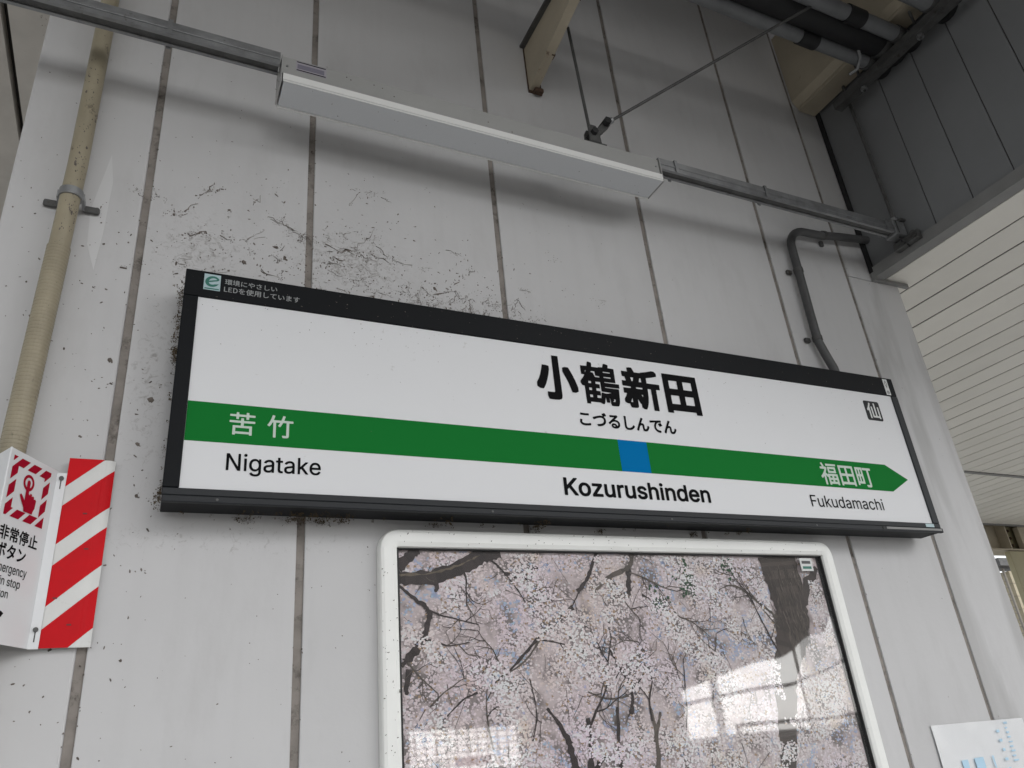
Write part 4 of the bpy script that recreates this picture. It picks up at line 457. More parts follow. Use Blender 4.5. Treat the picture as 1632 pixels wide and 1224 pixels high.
# ------------------------------------------------------------------ bulkhead and slatted soffit on the right
BX = 2.385; SZ = 3.235
bh = thing('slate_bulkhead', 'dark slate grey bulkhead of upright panels above the cream slatted soffit', 'bulkhead', (BX, -.9, SZ))
ys = [-.006] + [-.170 - .1645 * k for k in range(11)]
for a, b in zip(ys[:-1], ys[1:]):
    MB().box(BX, BX + .03, b + .0016, a - .0016, 3.262, 5.46).build('panel', M_BULK, bh, .0035)
MB().box(BX + .006, BX + .028, ys[-1], ys[0], 3.262, 5.46).build('joint_strip', M_GAP, bh)
MB().box(BX - .014, BX - .002, -.022, -.003, 3.25, 4.16).build('corner_strip', M_RUBBER, bh)
MB().prism([(BX - .012, 3.222), (BX + .05, 3.222), (BX + .05, 3.232), (BX - .002, 3.232), (BX - .002, 3.272), (BX - .012, 3.272)], -1.8, -.004, 'y').build('edge_trim', M_BULK_TRIM, bh)

so = thing('slatted_soffit', 'cream slatted soffit with dark gaps to the right of the white wall', 'ceiling', (6, 1, SZ))
sx = 2.455
MB().box(2.437, sx - .005, -1.78, 3.2, SZ, SZ + .0028).build('edge_strip', M_SLAT, so)
k = 0
while sx < 12.5:
    dz = rnd.uniform(-.0009, .0006); dg = rnd.uniform(-.0012, .0012)
    MB().box(sx + .006 + dg, sx + .1690, -1.78, 1.915, SZ + dz, SZ + .0028).build('slat', M_SLAT, so)
    MB().box(sx + .006, sx + .1690, 1.955, 3.20, SZ, SZ + .0028).build('slat', M_SLAT, so)
    sx += .1745
MB().box(2.436, 12.6, 1.918, 1.952, SZ - .008, SZ + .0025).build('cross_trim', M_BULK_TRIM, so)
MB().box(2.436, 12.6, 3.205, 3.24, SZ - .01, SZ + .0025).build('cross_trim', M_BULK_TRIM, so)
MB().box(2.436, 12.6, -1.8, 3.24, SZ + .004, SZ + .05).build('backing_board', M_GAP, so)
tag(MB().prism([(2.374, 3.213), (2.585, 3.213), (2.585, 3.231), (2.56, 3.231), (2.374, 3.2215)], -.016, -.0005, 'y').build('wall_head_trim', M_BULK_TRIM),
    'short grey metal strip where the wall meets the soffit corner', 'trim')

# ------------------------------------------------------------------ things beyond the right end of the wall
gd = thing('cream_girder', 'cream painted steel girder at the far end of the slatted soffit', 'girder', (8, 3.4, 3.0))
MB().box(5.2, 12.6, 3.36, 3.375, 2.986, 3.26).build('web', M_BEAM, gd)
MB().box(5.2, 12.6, 3.25, 3.48, 2.966, 2.984).build('flange', M_BEAM, gd)
MB().box(5.2, 12.6, 3.25, 3.48, 3.262, 3.28).build('flange', M_BEAM, gd)
spl = MB().box(8.03, 8.045, 3.25, 3.358, 2.986, 3.26).build('stiffener', M_BEAM, gd)
pl = MB().box(8.06, 8.40, 3.344, 3.358, 3.0, 3.25).build('splice_plate', M_OLIVE, gd)
for i in range(3):
    for j in range(2):
        MB().tube([(8.10 + j * .1, 3.345, 3.04 + i * .08), (8.10 + j * .1, 3.325, 3.04 + i * .08)], .016, 6).build('bolt', M_RUST, pl)
cl = thing('khaki_column', 'khaki boxed column under the cream girder at the right edge', 'column', (8.4, 3.3, 0))
MB().box(7.95, 8.9, 3.24, 3.30, 0, 2.955).build('casing', M_OLIVE, cl, .006)
MB().box(8.24, 8.85, 3.24, 3.30, 2.986, 3.225).build('column_head', M_BEAM, cl, .004)
bw = thing('beige_block_wall', 'beige concrete block wall beyond the mesh fence', 'wall', (11, 6.0, 0))
bx0 = 12.27
for r in range(17):
    for c in range(5):
        off = -.2 if r % 2 else 0
        a = bx0 + c * .4 + (off if c else 0); b = bx0 + (c + 1) * .4 + off
        MB().box(a + .004, b - .004, 6.0, 6.15, r * .2 + .003, r * .2 + .197).build('block', M_BLOCK, bw, .003)
MB().box(bx0 + .01, bx0 + 1.8, 6.02, 6.14, 0, 3.39).build('mortar', M_BULK_TRIM, bw)
MB().box(bx0 - .3, 14.6, 5.9, 6.3, 3.46, 3.58).build('coping', M_GALV_DK, bw)
mf = thing('mesh_fence', 'rusty wire mesh fence beside the beige block wall', 'fence', (10.5, 6.05, 0))
MB().tube([(bx0 - .05, 6.05, 0), (bx0 - .05, 6.05, 3.45)], .02, 8).build('post', M_WIRE, mf)
for i in range(9):
    MB().tube([(bx0 - .05 - .16 * (i + 1), 6.05, 0), (bx0 - .05 - .16 * (i + 1), 6.05, 3.45)], .008, 5).build('wire', M_WIRE, mf)
for i in range(34):
    MB().tube([(bx0 - 1.6, 6.06, .1 * i + .05), (bx0 - .05, 6.06, .1 * i + .05)], .008, 5).build('wire', M_WIRE, mf)

# ------------------------------------------------------------------ overhead steel and pipes
bm_ = thing('haunched_beam', 'cream steel beam with rusty end running overhead from the white wall', 'beam', (.80, -1.2, 3.9))
low = [(-.004, 3.755), (-.33, 3.835), (-.62, 3.885), (-3.6, 3.90)]
MB().prism([(-.004, 3.965)] + low + [(-3.6, 3.965)], .788, .796, 'x').build('web', M_BEAM, bm_)
fl = MB()
for (a, za), (b, zb) in zip(low[:-1], low[1:]):
    fl.add([(.7965, a, za), (.822, a, za), (.822, b, zb), (.7965, b, zb), (.7965, a, za + .008), (.822, a, za + .008), (.822, b, zb + .008), (.7965, b, zb + .008)],
           [(0, 1, 2, 3), (4, 7, 6, 5), (0, 4, 5, 1), (1, 5, 6, 2), (2, 6, 7, 3), (3, 7, 4, 0)])
fl.build('bottom_flange', M_BEAM, bm_)
MB().box(.770, .838, -3.6, -.004, 3.967, 3.978).build('top_flange', M_GALV_DK, bm_)
MB().box(.784, .842, -.0035, -.0005, 3.742, 3.985).build('end_plate', M_RUST, bm_)
MB().box(.80, .836, -.03, -.006, 3.732, 3.752).build('rust_tip', M_RUST, bm_, .005)
for i in range(3):
    yb = -.14 - .22 * i
    MB().box(.812, .826, yb - .012, yb + .012, 3.79 + .05 * i, 3.806 + .05 * i).build('bolt', M_RUST, bm_)

cb = thing('corner_beam', 'cream boxed beam in the upper corner beside the slate bulkhead', 'beam', (2.3, -1.2, 4.17))
MB().prism([(2.236, 4.20), (2.262, 4.168), (2.366, 4.168), (2.366, 4.62), (2.236, 4.62)], -3.5, -.002, 'y').build('beam_casing', M_BEAM, cb)
MB().box(2.262, 2.364, -3.5, -.004, 4.150, 4.166).build('bottom_board', M_BEAM, cb)

dv = thing('light_blocker_boards', 'added dark boards above the overhead pipes, out of view, blocking light', 'ceiling', (1.5, -1.2, 4.73))  # unseen boards added to keep light off the wall's upper right
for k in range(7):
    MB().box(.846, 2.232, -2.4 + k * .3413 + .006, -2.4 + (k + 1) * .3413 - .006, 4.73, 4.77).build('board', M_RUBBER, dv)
PG = 'pipes running under the corner beam'
def ceiling_pipe(y, z, r, material, label, xs0, couplings):
    t = thing('ceiling_pipe', label, 'pipe', (1, y, z), PG)
    MB().tube([(xs0, y, z), (BX - .004, y, z)], r, 20).build('pipe', material, t, smooth=True)
    for cx in couplings:
        MB().tube([(cx - .045, y, z), (cx + .045, y, z)], r + .005, 20).build('coupling', M_RUBBER, t, smooth=True)
    MB().tube([(BX - .03, y, z), (BX - .006, y, z)], r + .016, 20).build('wall_collar', M_RUBBER, t, smooth=True)
    MB().tube([(2.262, y, z), (2.298, y, z)], r + .004, 20).build('clamp', M_GALV_DK, t, smooth=True)
ceiling_pipe(-.375, 4.085, .029, M_PIPE_GREY, 'slim grey pipe with black coupling, lowest in the picture of the overhead pipes', -4, (1.93,))
ceiling_pipe(-.452, 4.118, .058, M_RUBBER, 'thick black insulated pipe between the two grey overhead pipes', -4, ())
ceiling_pipe(-.530, 4.085, .031, M_PIPE_GREY, 'grey pipe with black coupling beside the thick black overhead pipe', -4, (2.03,))
ceiling_pipe(-.69, 4.085, .036, M_PIPE_GREY, 'stout grey pipe at the top right, farthest out from the wall', -4, (1.55,))
st = thing('strut_channel', 'dark steel strut channel carrying the overhead pipes by the bulkhead', 'channel', (2.30, -.5, 4.02))
MB().prism([(2.278, 4.012), (2.322, 4.012), (2.322, 4.052), (2.312, 4.052), (2.312, 4.018), (2.288, 4.018), (2.288, 4.052), (2.278, 4.052)], -3.0, -.165, 'y').build('channel', M_GALV_DK, st)
for y in (-.31, -.60):
    MB().tube([(2.30, y, 3.99), (2.30, y, 4.15)], .006, 8).build('threaded_stud', M_GALV_DK, st)
    MB().tube([(2.30, y, 3.995), (2.30, y, 4.0105)], .014, 6).build('nut', M_GALV, st)
tag(MB().tube([(2.20, -.33, 4.03), (2.22, -.36, 4.04), (2.20, -.40, 4.055), (2.16, -.43, 4.09)], .007, 8).build('cable_hook', M_GALV, smooth=True),
    'small bright bent metal hook under the black overhead pipe', 'hook')
# ------------------------------------------------------------------ cable raceway, lamp, hangers
RY0, RY1, RZ0, RZ1 = -.217, -.175, 3.303, 3.349
def raceway(x0, x1, label, joints):
    t = thing('cable_raceway', label, 'raceway', ((x0 + x1) / 2, -.196, RZ0), 'steel raceway sections in line with the lamp')
    a, b, c, d = RY0, RY1, RZ0, RZ1
    prof = [(a, c), (a, d), (b, d), (b, c), (b - .010, c), (b - .010, c + .004), (b - .003, c + .004), (b - .003, d - .003), (a + .003, d - .003), (a + .003, c + .004), (a + .010, c + .004), (a + .010, c)]
    MB().prism(prof, x0, x1, 'x').build('channel', M_GALV, t)
    MB().box(x0 + .002, x1 - .002, a + .0035, b - .0035, c + .0045, c + .010).build('inner_cover', M_GALV_DK, t)
    # pressed groove along the front
    MB().box(x0, x1, a - .003, a - .0003, c + .017, c + .026).build('front_rib', M_GALV, t, .001)
    for jx in joints:
        MB().prism([(a - .005, c - .004), (a - .005, d + .004), (b + .005, d + .004), (b + .005, c - .004), (b + .001, c - .004), (b + .001, d + .001), (a - .0035, d + .001), (a - .0035, c - .001)], jx - .006, jx + .006, 'x').build('joint_clip', M_GALV, t)
    return t
raceway(-2.2, -.134, 'galvanised steel raceway running from the lamp to the left edge', (-.415,))
raceway(1.137, 2.318, 'galvanised steel raceway between the lamp and the bulkhead bracket', (1.21, 1.62, 2.26))
LX0, LX1 = -.1275, 1.130
lp = thing('ceiling_lamp', 'long white batten lamp, unlit, hanging above the station name sign', 'lamp', ((LX0 + LX1) / 2, -.175, 3.238))
MB().prism([(-.220, 3.2695), (-.220, 3.333), (-.216, 3.337), (-.134, 3.337), (-.130, 3.333), (-.130, 3.2695)], LX0, LX1, 'x').build('housing', M_LAMPW, lp)
MB().prism([(-.2225, 3.240), (-.2225, 3.2675), (-.129, 3.2675), (-.129, 3.240), (-.132, 3.2375), (-.2195, 3.2375)], LX0 + .004, LX1 + .002, 'x').build('diffuser', M_DIFF, lp)
MB().box(LX0 + .002, LX1 + .004, -.2252, -.2228, 3.2445, 3.2672).build('diffuser_edge', M_DIFF_EDGE, lp, .0008)
MB().box(LX0 + .002, LX1 + .004, -.2248, -.2228, 3.2375, 3.2425).build('diffuser_edge', M_DIFF_EDGE, lp, .0006)
MB().box(LX0 + .002, LX1 + .004, -.1288, -.1262, 3.2345, 3.262).build('diffuser_edge', M_DIFF_EDGE, lp)
MB().box(LX0 + .001, LX1 + .001, -.2215, -.2203, 3.2675, 3.2705).build('seam_line', M_GALV_DK, lp)
MB().box(LX0 - .003, LX0 - .0002, -.222, -.128, 3.2385, 3.338).build('end_cap', M_LAMPW, lp, .001)
MB().box(LX1 + .0045, LX1 + .0075, -.224, -.128, 3.2365, 3.338).build('end_cap', M_LAMPW, lp, .001)
lab = MB().box(-.092, -.008, -.2207, -.2202, 3.292, 3.330).build('rating_label', mat('label_lilac', (.38, .36, .40), .5), lp)
for z in (3.3265, 3.296):
    MB().box(-.09, -.01, -.2212, -.2208, z - .0015, z + .0015).build('printed_line', M_INK, lab)
MB().box(-.088, -.014, -.2212, -.2208, 3.302, 3.318).build('printed_block', mat('label_print', (.20, .19, .24), .5), lab)
for sx_ in (.05, .062, .13, .155, .19, .49, .57):
    gz = 3.275 + rnd.random() * .05
    MB().tube([(sx_, -.2203, gz), (sx_, -.2215, gz)], [.0022, .001], 6).build('grime_spot', M_GRIME, lp)

for k in range(16):
    gx = rnd.uniform(LX0 + .02, LX1 - .02); gy = rnd.uniform(-.215, -.135)
    MB().tube([(gx, gy, 3.2374), (gx, gy, 3.2366)], [rnd.uniform(.0008, .0018), .0005], 5).build('insect_speck', M_GRIME, lp)
for gx in (LX0 + .012, LX1 - .012):
    MB().tube([(gx, -.2201, 3.300), (gx, -.2222, 3.300)], .0035, 8).build('screw', M_GALV, lp)

def rod(name, label, pts, r=.0055, m=M_GALV_DK):
    return tag(MB().tube(pts, r, 8).build(name, m, smooth=True), label, 'rod', 'hanger rods of the lamp rail')
rod('hanger_rod', 'thin dark upright rod hanging the lamp rail from the overhead beam', [(.887, -.196, 3.36), (.868, -.196, 3.90)])
rod('hanger_rod', 'thin dark slanting brace rod from lamp bracket up to the corner beam', [(.95, -.187, 3.461), (2.234, -.673, 4.361)])
rod('hanger_rod', 'dark upright rod down to the raceway end beside the bulkhead', [(2.356, -.196, 3.38), (2.349, -.196, 4.148)], .0075)
hb = thing('lamp_bracket', 'dark steel bracket bolted on top of the lamp below the two rods', 'bracket', (.89, -.196, 3.34))
MB().box(.862, .932, -.214, -.178, 3.3385, 3.346).build('base_plate', M_GALV_DK, hb)
MB().prism([(.868, 3.3465), (.912, 3.3465), (.908, 3.40), (.898, 3.418), (.878, 3.418), (.870, 3.40)], -.215, -.208, 'y').build('clamp_plate', M_GALV_DK, hb)
MB().prism([(.868, 3.3465), (.912, 3.3465), (.908, 3.40), (.898, 3.418), (.878, 3.418), (.870, 3.40)], -.186, -.179, 'y').build('clamp_plate', M_GALV_DK, hb)
MB().tube([(.886, -.228, 3.385), (.886, -.168, 3.385)], .013, 6).build('bolt', M_RUBBER, hb)
MB().prism([(.892, 3.395), (.905, 3.378), (.966, 3.448), (.958, 3.462), (.945, 3.462)], -.207, -.187, 'y').build('arm', M_GALV_DK, hb)
MB().tube([(.948, -.226, 3.452), (.948, -.168, 3.452)], .015, 6).build('bolt', M_RUBBER, hb)
MB().tube([(.955, -.19, 3.464), (.985, -.2, 3.486)], .011, 8).build('turnbuckle', M_GALV, hb)
eb = thing('raceway_end_bracket', 'galvanised end bracket fixing the raceway to the bulkhead edge', 'bracket', (2.34, -.2, 3.28))
MB().prism([(2.300, 3.292), (2.366, 3.292), (2.366, 3.362), (2.300, 3.362)], -.224, -.168, 'y').build('end_cap', M_GALV, eb, .003)
MB().box(2.312, 2.317, -.2262, -.2245, 3.298, 3.358).build('seam', M_GALV_DK, eb)
MB().box(2.342, 2.370, -.235, -.165, 3.363, 3.372).build('clamp_plate', M_GALV_DK, eb)
MB().tube([(2.356, -.196, 3.372), (2.356, -.196, 3.398)], .016, 6).build('nut', M_GALV, eb)
MB().prism([(2.336, 3.250), (2.371, 3.250), (2.371, 3.290), (2.350, 3.290)], -.275, -.16, 'y').build('foot', M_GALV_DK, eb, .002)
MB().tube([(2.376, -.25, 3.286), (2.352, -.25, 3.286)], .014, 8).build('bolt', M_GALV_DK, eb)
MB().tube([(2.33, -.21, 3.29), (2.326, -.215, 3.262), (2.345, -.22, 3.255), (2.348, -.225, 3.235)], .003, 6).build('tie_wire', M_RUBBER, eb)

# ------------------------------------------------------------------ cream drain pipe on the left
dp = thing('drain_pipe', 'cream drain pipe with ribbed lower sleeve at the left of the wall', 'pipe', (-.59, -.058, 0))
def dpx(z): return -.582 - .0165 * max(0.0, min(1.0, (2.95 - z) / .75))
path = [(dpx(z), -.055, z) for z in (2.66, 2.8, 2.95, 3.3, 4.9)]
MB().tube(path, .0225, 24).build('pipe', M_PIPE, dp, smooth=True)
pts = []; rr = []
z = 2.70
while z > 1.2:
    pts += [(dpx(z), -.055, z), (dpx(z), -.055, z - .0045), (dpx(z), -.055, z - .0055), (dpx(z), -.055, z - .0078)]
    rr += [.0250, .0250, .0242, .0242]
    z -= .009
MB().tube(pts, rr, 24).build('ribbed_sleeve', M_PIPE, dp)
sc_ = MB().tube([(dpx(2.857), -.055, 2.846), (dpx(2.857), -.055, 2.868)], .0265, 24).build('saddle_clamp', M_GALV, dp, smooth=True)
for s in (-1, 1):
    MB().box(dpx(2.857) + s * .043 - .019, dpx(2.857) + s * .043 + .019, -.012, -.0015, 2.847, 2.867).build('clamp_ear', M_GALV_DK, sc_, .005)
    MB().box(dpx(2.857) + s * .0265 - .003, dpx(2.857) + s * .0265 + .003, -.055, -.0125, 2.847, 2.867).build('clamp_leg', M_GALV, sc_)
dmb = MB()
cl0 = [(rnd.gauss(-1.2, .4), rnd.uniform(2.3, 3.3)) for q in range(14)]
for i in range(260):
    c0 = rnd.choice(cl0)
    a = rnd.gauss(-1.2, .5) if i % 2 else rnd.gauss(c0[0], .12); zz = (3.40 - (rnd.random() ** .8) * 1.1) if i % 2 else rnd.gauss(c0[1], .022); s = rnd.uniform(.0006, .0018) * (2.2 if rnd.random() < .1 else 1)
    cx, cy = dpx(zz) + .0238 * math.cos(a), -.055 + .0238 * math.sin(a)
    n = 6; t_ = Vector((-math.sin(a), math.cos(a), 0)); nn = Vector((math.cos(a), math.sin(a), 0))
    vs = [Vector((cx, cy, zz)) + nn * .0004] + [Vector((cx, cy, zz)) + (t_ * math.cos(q * 1.047) * s * rnd.uniform(.5, 1.1) + Vector((0, 0, 1)) * math.sin(q * 1.047) * s * rnd.uniform(.8, 2.4)) for q in range(n)]
    dmb.add(vs, [(0, 1 + q, 1 + (q + 1) % n) for q in range(n)])
o = dmb.build('dirt_flecks', M_GRIME, dp); o['kind'] = 'stuff'

# ------------------------------------------------------------------ bent grey conduit above the sign
cd = thing('bent_conduit', 'dark grey bent conduit rising from the sign to the bulkhead', 'conduit', (1.95, -.03, 2.65))
cp = [(1.935, -.04, 2.62), (1.931, -.036, 2.72), (1.915, -.031, 2.78), (1.898, -.03, 2.835), (1.899, -.03, 2.95), (1.903, -.03, 3.10), (1.906, -.03, 3.24)]
for k in range(1, 9):
    a = math.pi - k * (math.pi / 2) / 8
    cp.append((2.006 + .100 * math.cos(a), -.03, 3.262 + .104 * math.sin(a)))
cp += [(2.10, -.03, 3.372), (2.20, -.031, 3.388), (2.34, -.033, 3.404), (2.383, -.034, 3.408)]
MB().tube(cp, .0165, 16).build('conduit_pipe', M_CONDUIT, cd, smooth=True)
for (x, z, ang) in ((1.898, 2.845, 0), (1.9045, 3.155, 0), (2.118, 3.376, 1)):
    if ang == 0:
        MB().tube([(x, -.03, z - .009), (x, -.03, z + .009)], .0188, 16).build('clip', M_GALV_DK, cd, smooth=True)
        MB().box(x - .042, x - .0165, -.014, -.002, z - .009, z + .009).build('clip_ear', M_GALV_DK, cd, .003)
    else:
        MB().tube([(x - .009, -.03, z - .001), (x + .009, -.03, z + .002)], .0188, 16).build('clip', M_GALV_DK, cd, smooth=True)
        MB().box(x - .009, x + .009, -.014, -.002, z - .042, z - .0165).build('clip_ear', M_GALV_DK, cd, .003)

# ------------------------------------------------------------------ station name sign
SX0, SX1, SZ0, SZ1, SY = -.311, 2.134, 2.080, 2.667, -.106
sg = thing('station_name_sign', 'black framed station name sign with a green line band and black lettering', 'sign', ((SX0 + SX1) / 2, -.05, SZ0))
IX0, IX1, IZ0, IZ1 = -.278, 2.103, 2.1155, 2.5935
MB().box(SX0 + .002, SX1 - .002, -.097, -.020, SZ0 + .003, SZ1 - .003).build('box_body', M_BLACK, sg, .002)
MB().box(SX0, SX1, SY, -.0975, IZ1, SZ1).build('top_rail', M_BLACK, sg, .0025)
MB().box(SX0, IX0, SY - .0004, -.0975, IZ0 - .002, IZ1 - .0005).build('side_rail', M_BLACK, sg, .002)
MB().box(IX1, SX1, SY - .0004, -.0975, IZ0 - .002, IZ1 - .0005).build('side_rail', M_BLACK2, sg, .002)
MB().box(SX0, SX1, SY, -.0975, 2.0965, IZ0 - .0025).build('bottom_rail', M_BLACK2, sg, .002)
MB().box(SX0 + .001, SX1 + .002, SY - .004, -.0975, 2.0805, 2.0955).build('hinged_lip', M_BLACK2, sg, .002)
MB().box(1.86, SX1 - .006, SY - .0052, SY - .0042, 2.086, 2.093).build('lip_strip', M_BULK_TRIM, sg)
MB().tube([(1.845, SY - .003, 2.0895), (1.845, SY - .0058, 2.0895)], .0042, 10).build('latch_hole', M_SEALBLK, sg)
fp = MB().box(IX0 - .001, IX1 + .001, -.1015, -.0976, IZ0 - .002, IZ1 + .001).build('face_panel', M_ACRYL, sg)
for sx_ in (SX0 + .12, .9, SX1 - .12):
    MB().box(sx_ - .03, sx_ + .03, -.0195, -.0005, 2.2, 2.55).build('wall_bracket', M_GALV_DK, sg)
FY = -.1017
def plate(name, pts, m_, par, y, th=.0004):
    return MB().prism(pts, y, y - th, 'y').build(name, m_, par)
BXE0, BXE1 = .8645, .9640
plate('green_band', [(IX0 + .0005, 2.2235), (BXE0, 2.2235), (BXE0, 2.3195), (IX0 + .0005, 2.3195)], M_GREEN, fp, FY)
plate('green_band', [(BXE1, 2.2235), (1.957, 2.220), (2.050, 2.2672), (1.955, 2.3165), (BXE1, 2.3195)], M_GREEN, fp, FY)
plate('blue_square', [(BXE0 + .0003, 2.2235), (BXE1 - .0003, 2.2235), (BXE1 - .0003, 2.3195), (BXE0 + .0003, 2.3195)], M_BLUE, fp, FY)
LY = FY - .0008
lettering('小', (.623, .757, 2.425, 2.567), M_INK, fp, LY)
lettering('鶴', (.768, .901, 2.425, 2.563), M_INK, fp, LY)
lettering('新', (.914, 1.050, 2.425, 2.563), M_INK, fp, LY)
lettering('田', (1.066, 1.197, 2.425, 2.558), M_INK, fp, LY)
lettering('こづるしんでん', (.748, 1.083, 2.353, 2.399), M_INK, fp, LY)
lettering('Kozurushinden', (.669, 1.160, 2.1435, 2.1955), M_INK, fp, LY)
lettering('苦', (-.186, -.130, 2.245, 2.301), M_LETTER, fp, LY)
lettering('竹', (-.103, -.044, 2.245, 2.301), M_LETTER, fp, LY)
lettering('Nigatake', (-.187, .022, 2.148, 2.2005), M_INK, fp, LY)
lettering('福田町', (1.637, 1.873, 2.2285, 2.3045), M_LETTER, fp, LY)
lettering('Fukudamachi', (1.561, 1.887, 2.1505, 2.1905), M_INK, fp, LY)
def rrect(x0, x1, z0, z1, r, n=4):
    pts = []
    for cx, cz, a0 in ((x1 - r, z1 - r, 0), (x0 + r, z1 - r, 90), (x0 + r, z0 + r, 180), (x1 - r, z0 + r, 270)):
        for k in range(n + 1):
            a = R(a0 + 90 * k / n); pts.append((cx + r * math.cos(a), cz + r * math.sin(a)))
    return pts
bq = plate('area_mark', rrect(1.945, 2.023, 2.485, 2.561, .007), mat('charcoal_ink', (.035, .036, .038), .5, spec=.1), fp, FY)
lettering('仙', (1.954, 2.014, 2.493, 2.554), M_LABEL, fp, LY - .0003)
# small labels on the frame
lg = plate('eco_label', [(-.269, 2.6145), (-.231, 2.6145), (-.231, 2.6595), (-.269, 2.6595)], M_LOGO_BG, sg, SY - .0003)
sw = []; inn = []
cx, cz = -.2495, 2.639
outer = [(cx + .0165 * math.cos(R(a)) * 1.0 + .002 * math.sin(R(a)), cz + .0155 * math.sin(R(a))) for a in range(-20, -345, -15)]
inner = [(cx + .001 + .0095 * math.cos(R(a)) + .002 * math.sin(R(a)), cz + .0005 + .0095 * math.sin(R(a))) for a in range(-340, -40, 15)]
flat_mesh('logo_swirl', [[(a * 100, b * 100) for a, b in outer + inner]], M_LOGO, lg, lambda a, b: (a / 100, SY - .0012, b / 100))
flat_mesh('logo_bar', [[(a * 100, b * 100) for a, b in ((-.262, 2.6345), (-.236, 2.6425), (-.2345, 2.6465), (-.262, 2.6385))]], M_LOGO, lg, lambda a, b: (a / 100, SY - .0014, b / 100))
MB().box(-.2665, -.2335, SY - .0011, SY - .0008, 2.6168, 2.6198).build('logo_caption', M_LOGO, lg)
lettering('環境にやさしい', (-.221, -.0965, 2.6365, 2.6525), M_SMALL, sg, SY - .0006)
lettering('LEDを使用しています', (-.222, -.040, 2.6145, 2.6315), M_SMALL, sg, SY - .0006)
rl = plate('frame_label', [(2.0805, 2.596), (2.1035, 2.596), (2.1035, 2.6605), (2.0805, 2.6605)], M_LABEL, sg, SY - .0003)
flat_mesh('label_mark', [[(a * 100, b * 100) for a, b in ((2.092, 2.656), (2.0985, 2.640), (2.092, 2.624), (2.0855, 2.640))], [(a * 100, b * 100) for a, b in ((2.092, 2.6515), (2.0962, 2.640), (2.092, 2.6285), (2.0878, 2.640))]], M_INK, rl, lambda a, b: (a / 100, SY - .0011, b / 100))
flat_mesh('label_mark', [[((2.092 + .008 * math.cos(R(a))) * 100, (2.607 + .007 * math.sin(R(a))) * 100) for a in range(0, 360, 20)]], M_SMALL, rl, lambda a, b: (a / 100, SY - .0011, b / 100))
plate('rating_label', [(2.060, 2.099), (2.101, 2.099), (2.101, 2.1105), (2.060, 2.1105)], M_LOGO_BG, sg, SY - .0003)
for sx_ in (-.2, .45, 1.0, 1.55):
    MB().tube([(sx_, SY - .003, 2.088), (sx_, SY - .0052, 2.088)], .003, 8).build('screw', M_GALV_DK, sg)

# ------------------------------------------------------------------ poster case and cherry blossom poster
PX0, PX1, PZ1, PZ0 = .1815, 1.674, 2.0595, .93
FWD = .0445
pc = thing('poster_case', 'cream framed poster case with clear cover under the station sign', 'poster case', ((PX0 + PX1) / 2, -.02, PZ0))
def rail_profile(t):   # across the rail 0 (outer) .. FWD (inner), out of the wall
    return [(0, -.001), (0, -.024), (.003, -.030), (.010, -.033), (.032, -.033), (.0425, -.028), (FWD, -.022), (FWD, -.001)]
prf = rail_profile(0)
CRN = .046
MB().prism([(-y, PZ1 - u) if False else (y, PZ1 - u) for u, y in prf], PX0 + CRN, PX1 - CRN, 'x').build('frame_rail', M_FRAME, pc)
MB().prism([(y, PZ0 + u) for u, y in prf], PX0 + CRN, PX1 - CRN, 'x').build('frame_rail', M_FRAME, pc)
MB().prism([(PX0 + u, y) for u, y in prf], PZ0 + CRN, PZ1 - CRN, 'z').build('frame_rail', M_FRAME, pc)
MB().prism([(PX1 - u, y) for u, y in prf], PZ0 + CRN, PZ1 - CRN, 'z').build('frame_rail', M_FRAME, pc)
def corner(cx, cz, sx_, sz_):
    mb = MB(); n = 10; rings = []
    for k in range(n + 1):
        a = (math.pi / 2) * k / n
        ring = []
        for u, y in prf:
            rad = CRN - .0005 - u
            # rounded outside, nearly square inside
            rad = max(rad, .0012)
            ring.append((cx + sx_ * rad * math.cos(a), y, cz + sz_ * rad * math.sin(a)))
        rings.append(ring)
    vs = [p for r_ in rings for p in r_]; m_ = len(prf); fs = []
    for k in range(n):
        for j in range(m_ - 1):
            fs.append((k * m_ + j, k * m_ + j + 1, (k + 1) * m_ + j + 1, (k + 1) * m_ + j))
    mb.add(vs, fs)
    mb.build('corner_cap', M_FRAME, pc, smooth=True)
corner(PX0 + CRN, PZ1 - CRN, -1, 1); corner(PX1 - CRN, PZ1 - CRN, 1, 1)
corner(PX0 + CRN, PZ0 + CRN, -1, -1); corner(PX1 - CRN, PZ0 + CRN, 1, -1)
MB().box(PX0 + .02, PX1 - .02, -.006, -.002, PZ0 + .02, PZ1 - .02).build('backing_board', M_SEALBLK, pc)
for x in (PX0 + FWD + .0008, PX1 - FWD - .0048):
    MB().box(x, x + .004, -.0215, -.0065, PZ0 + FWD, PZ1 - FWD).build('gasket', M_SEALBLK, pc)
MB().box(PX0 + FWD, PX1 - FWD, -.0215, -.0065, PZ1 - FWD - .003, PZ1 - FWD + .001).build('gasket', M_SEALBLK, pc)
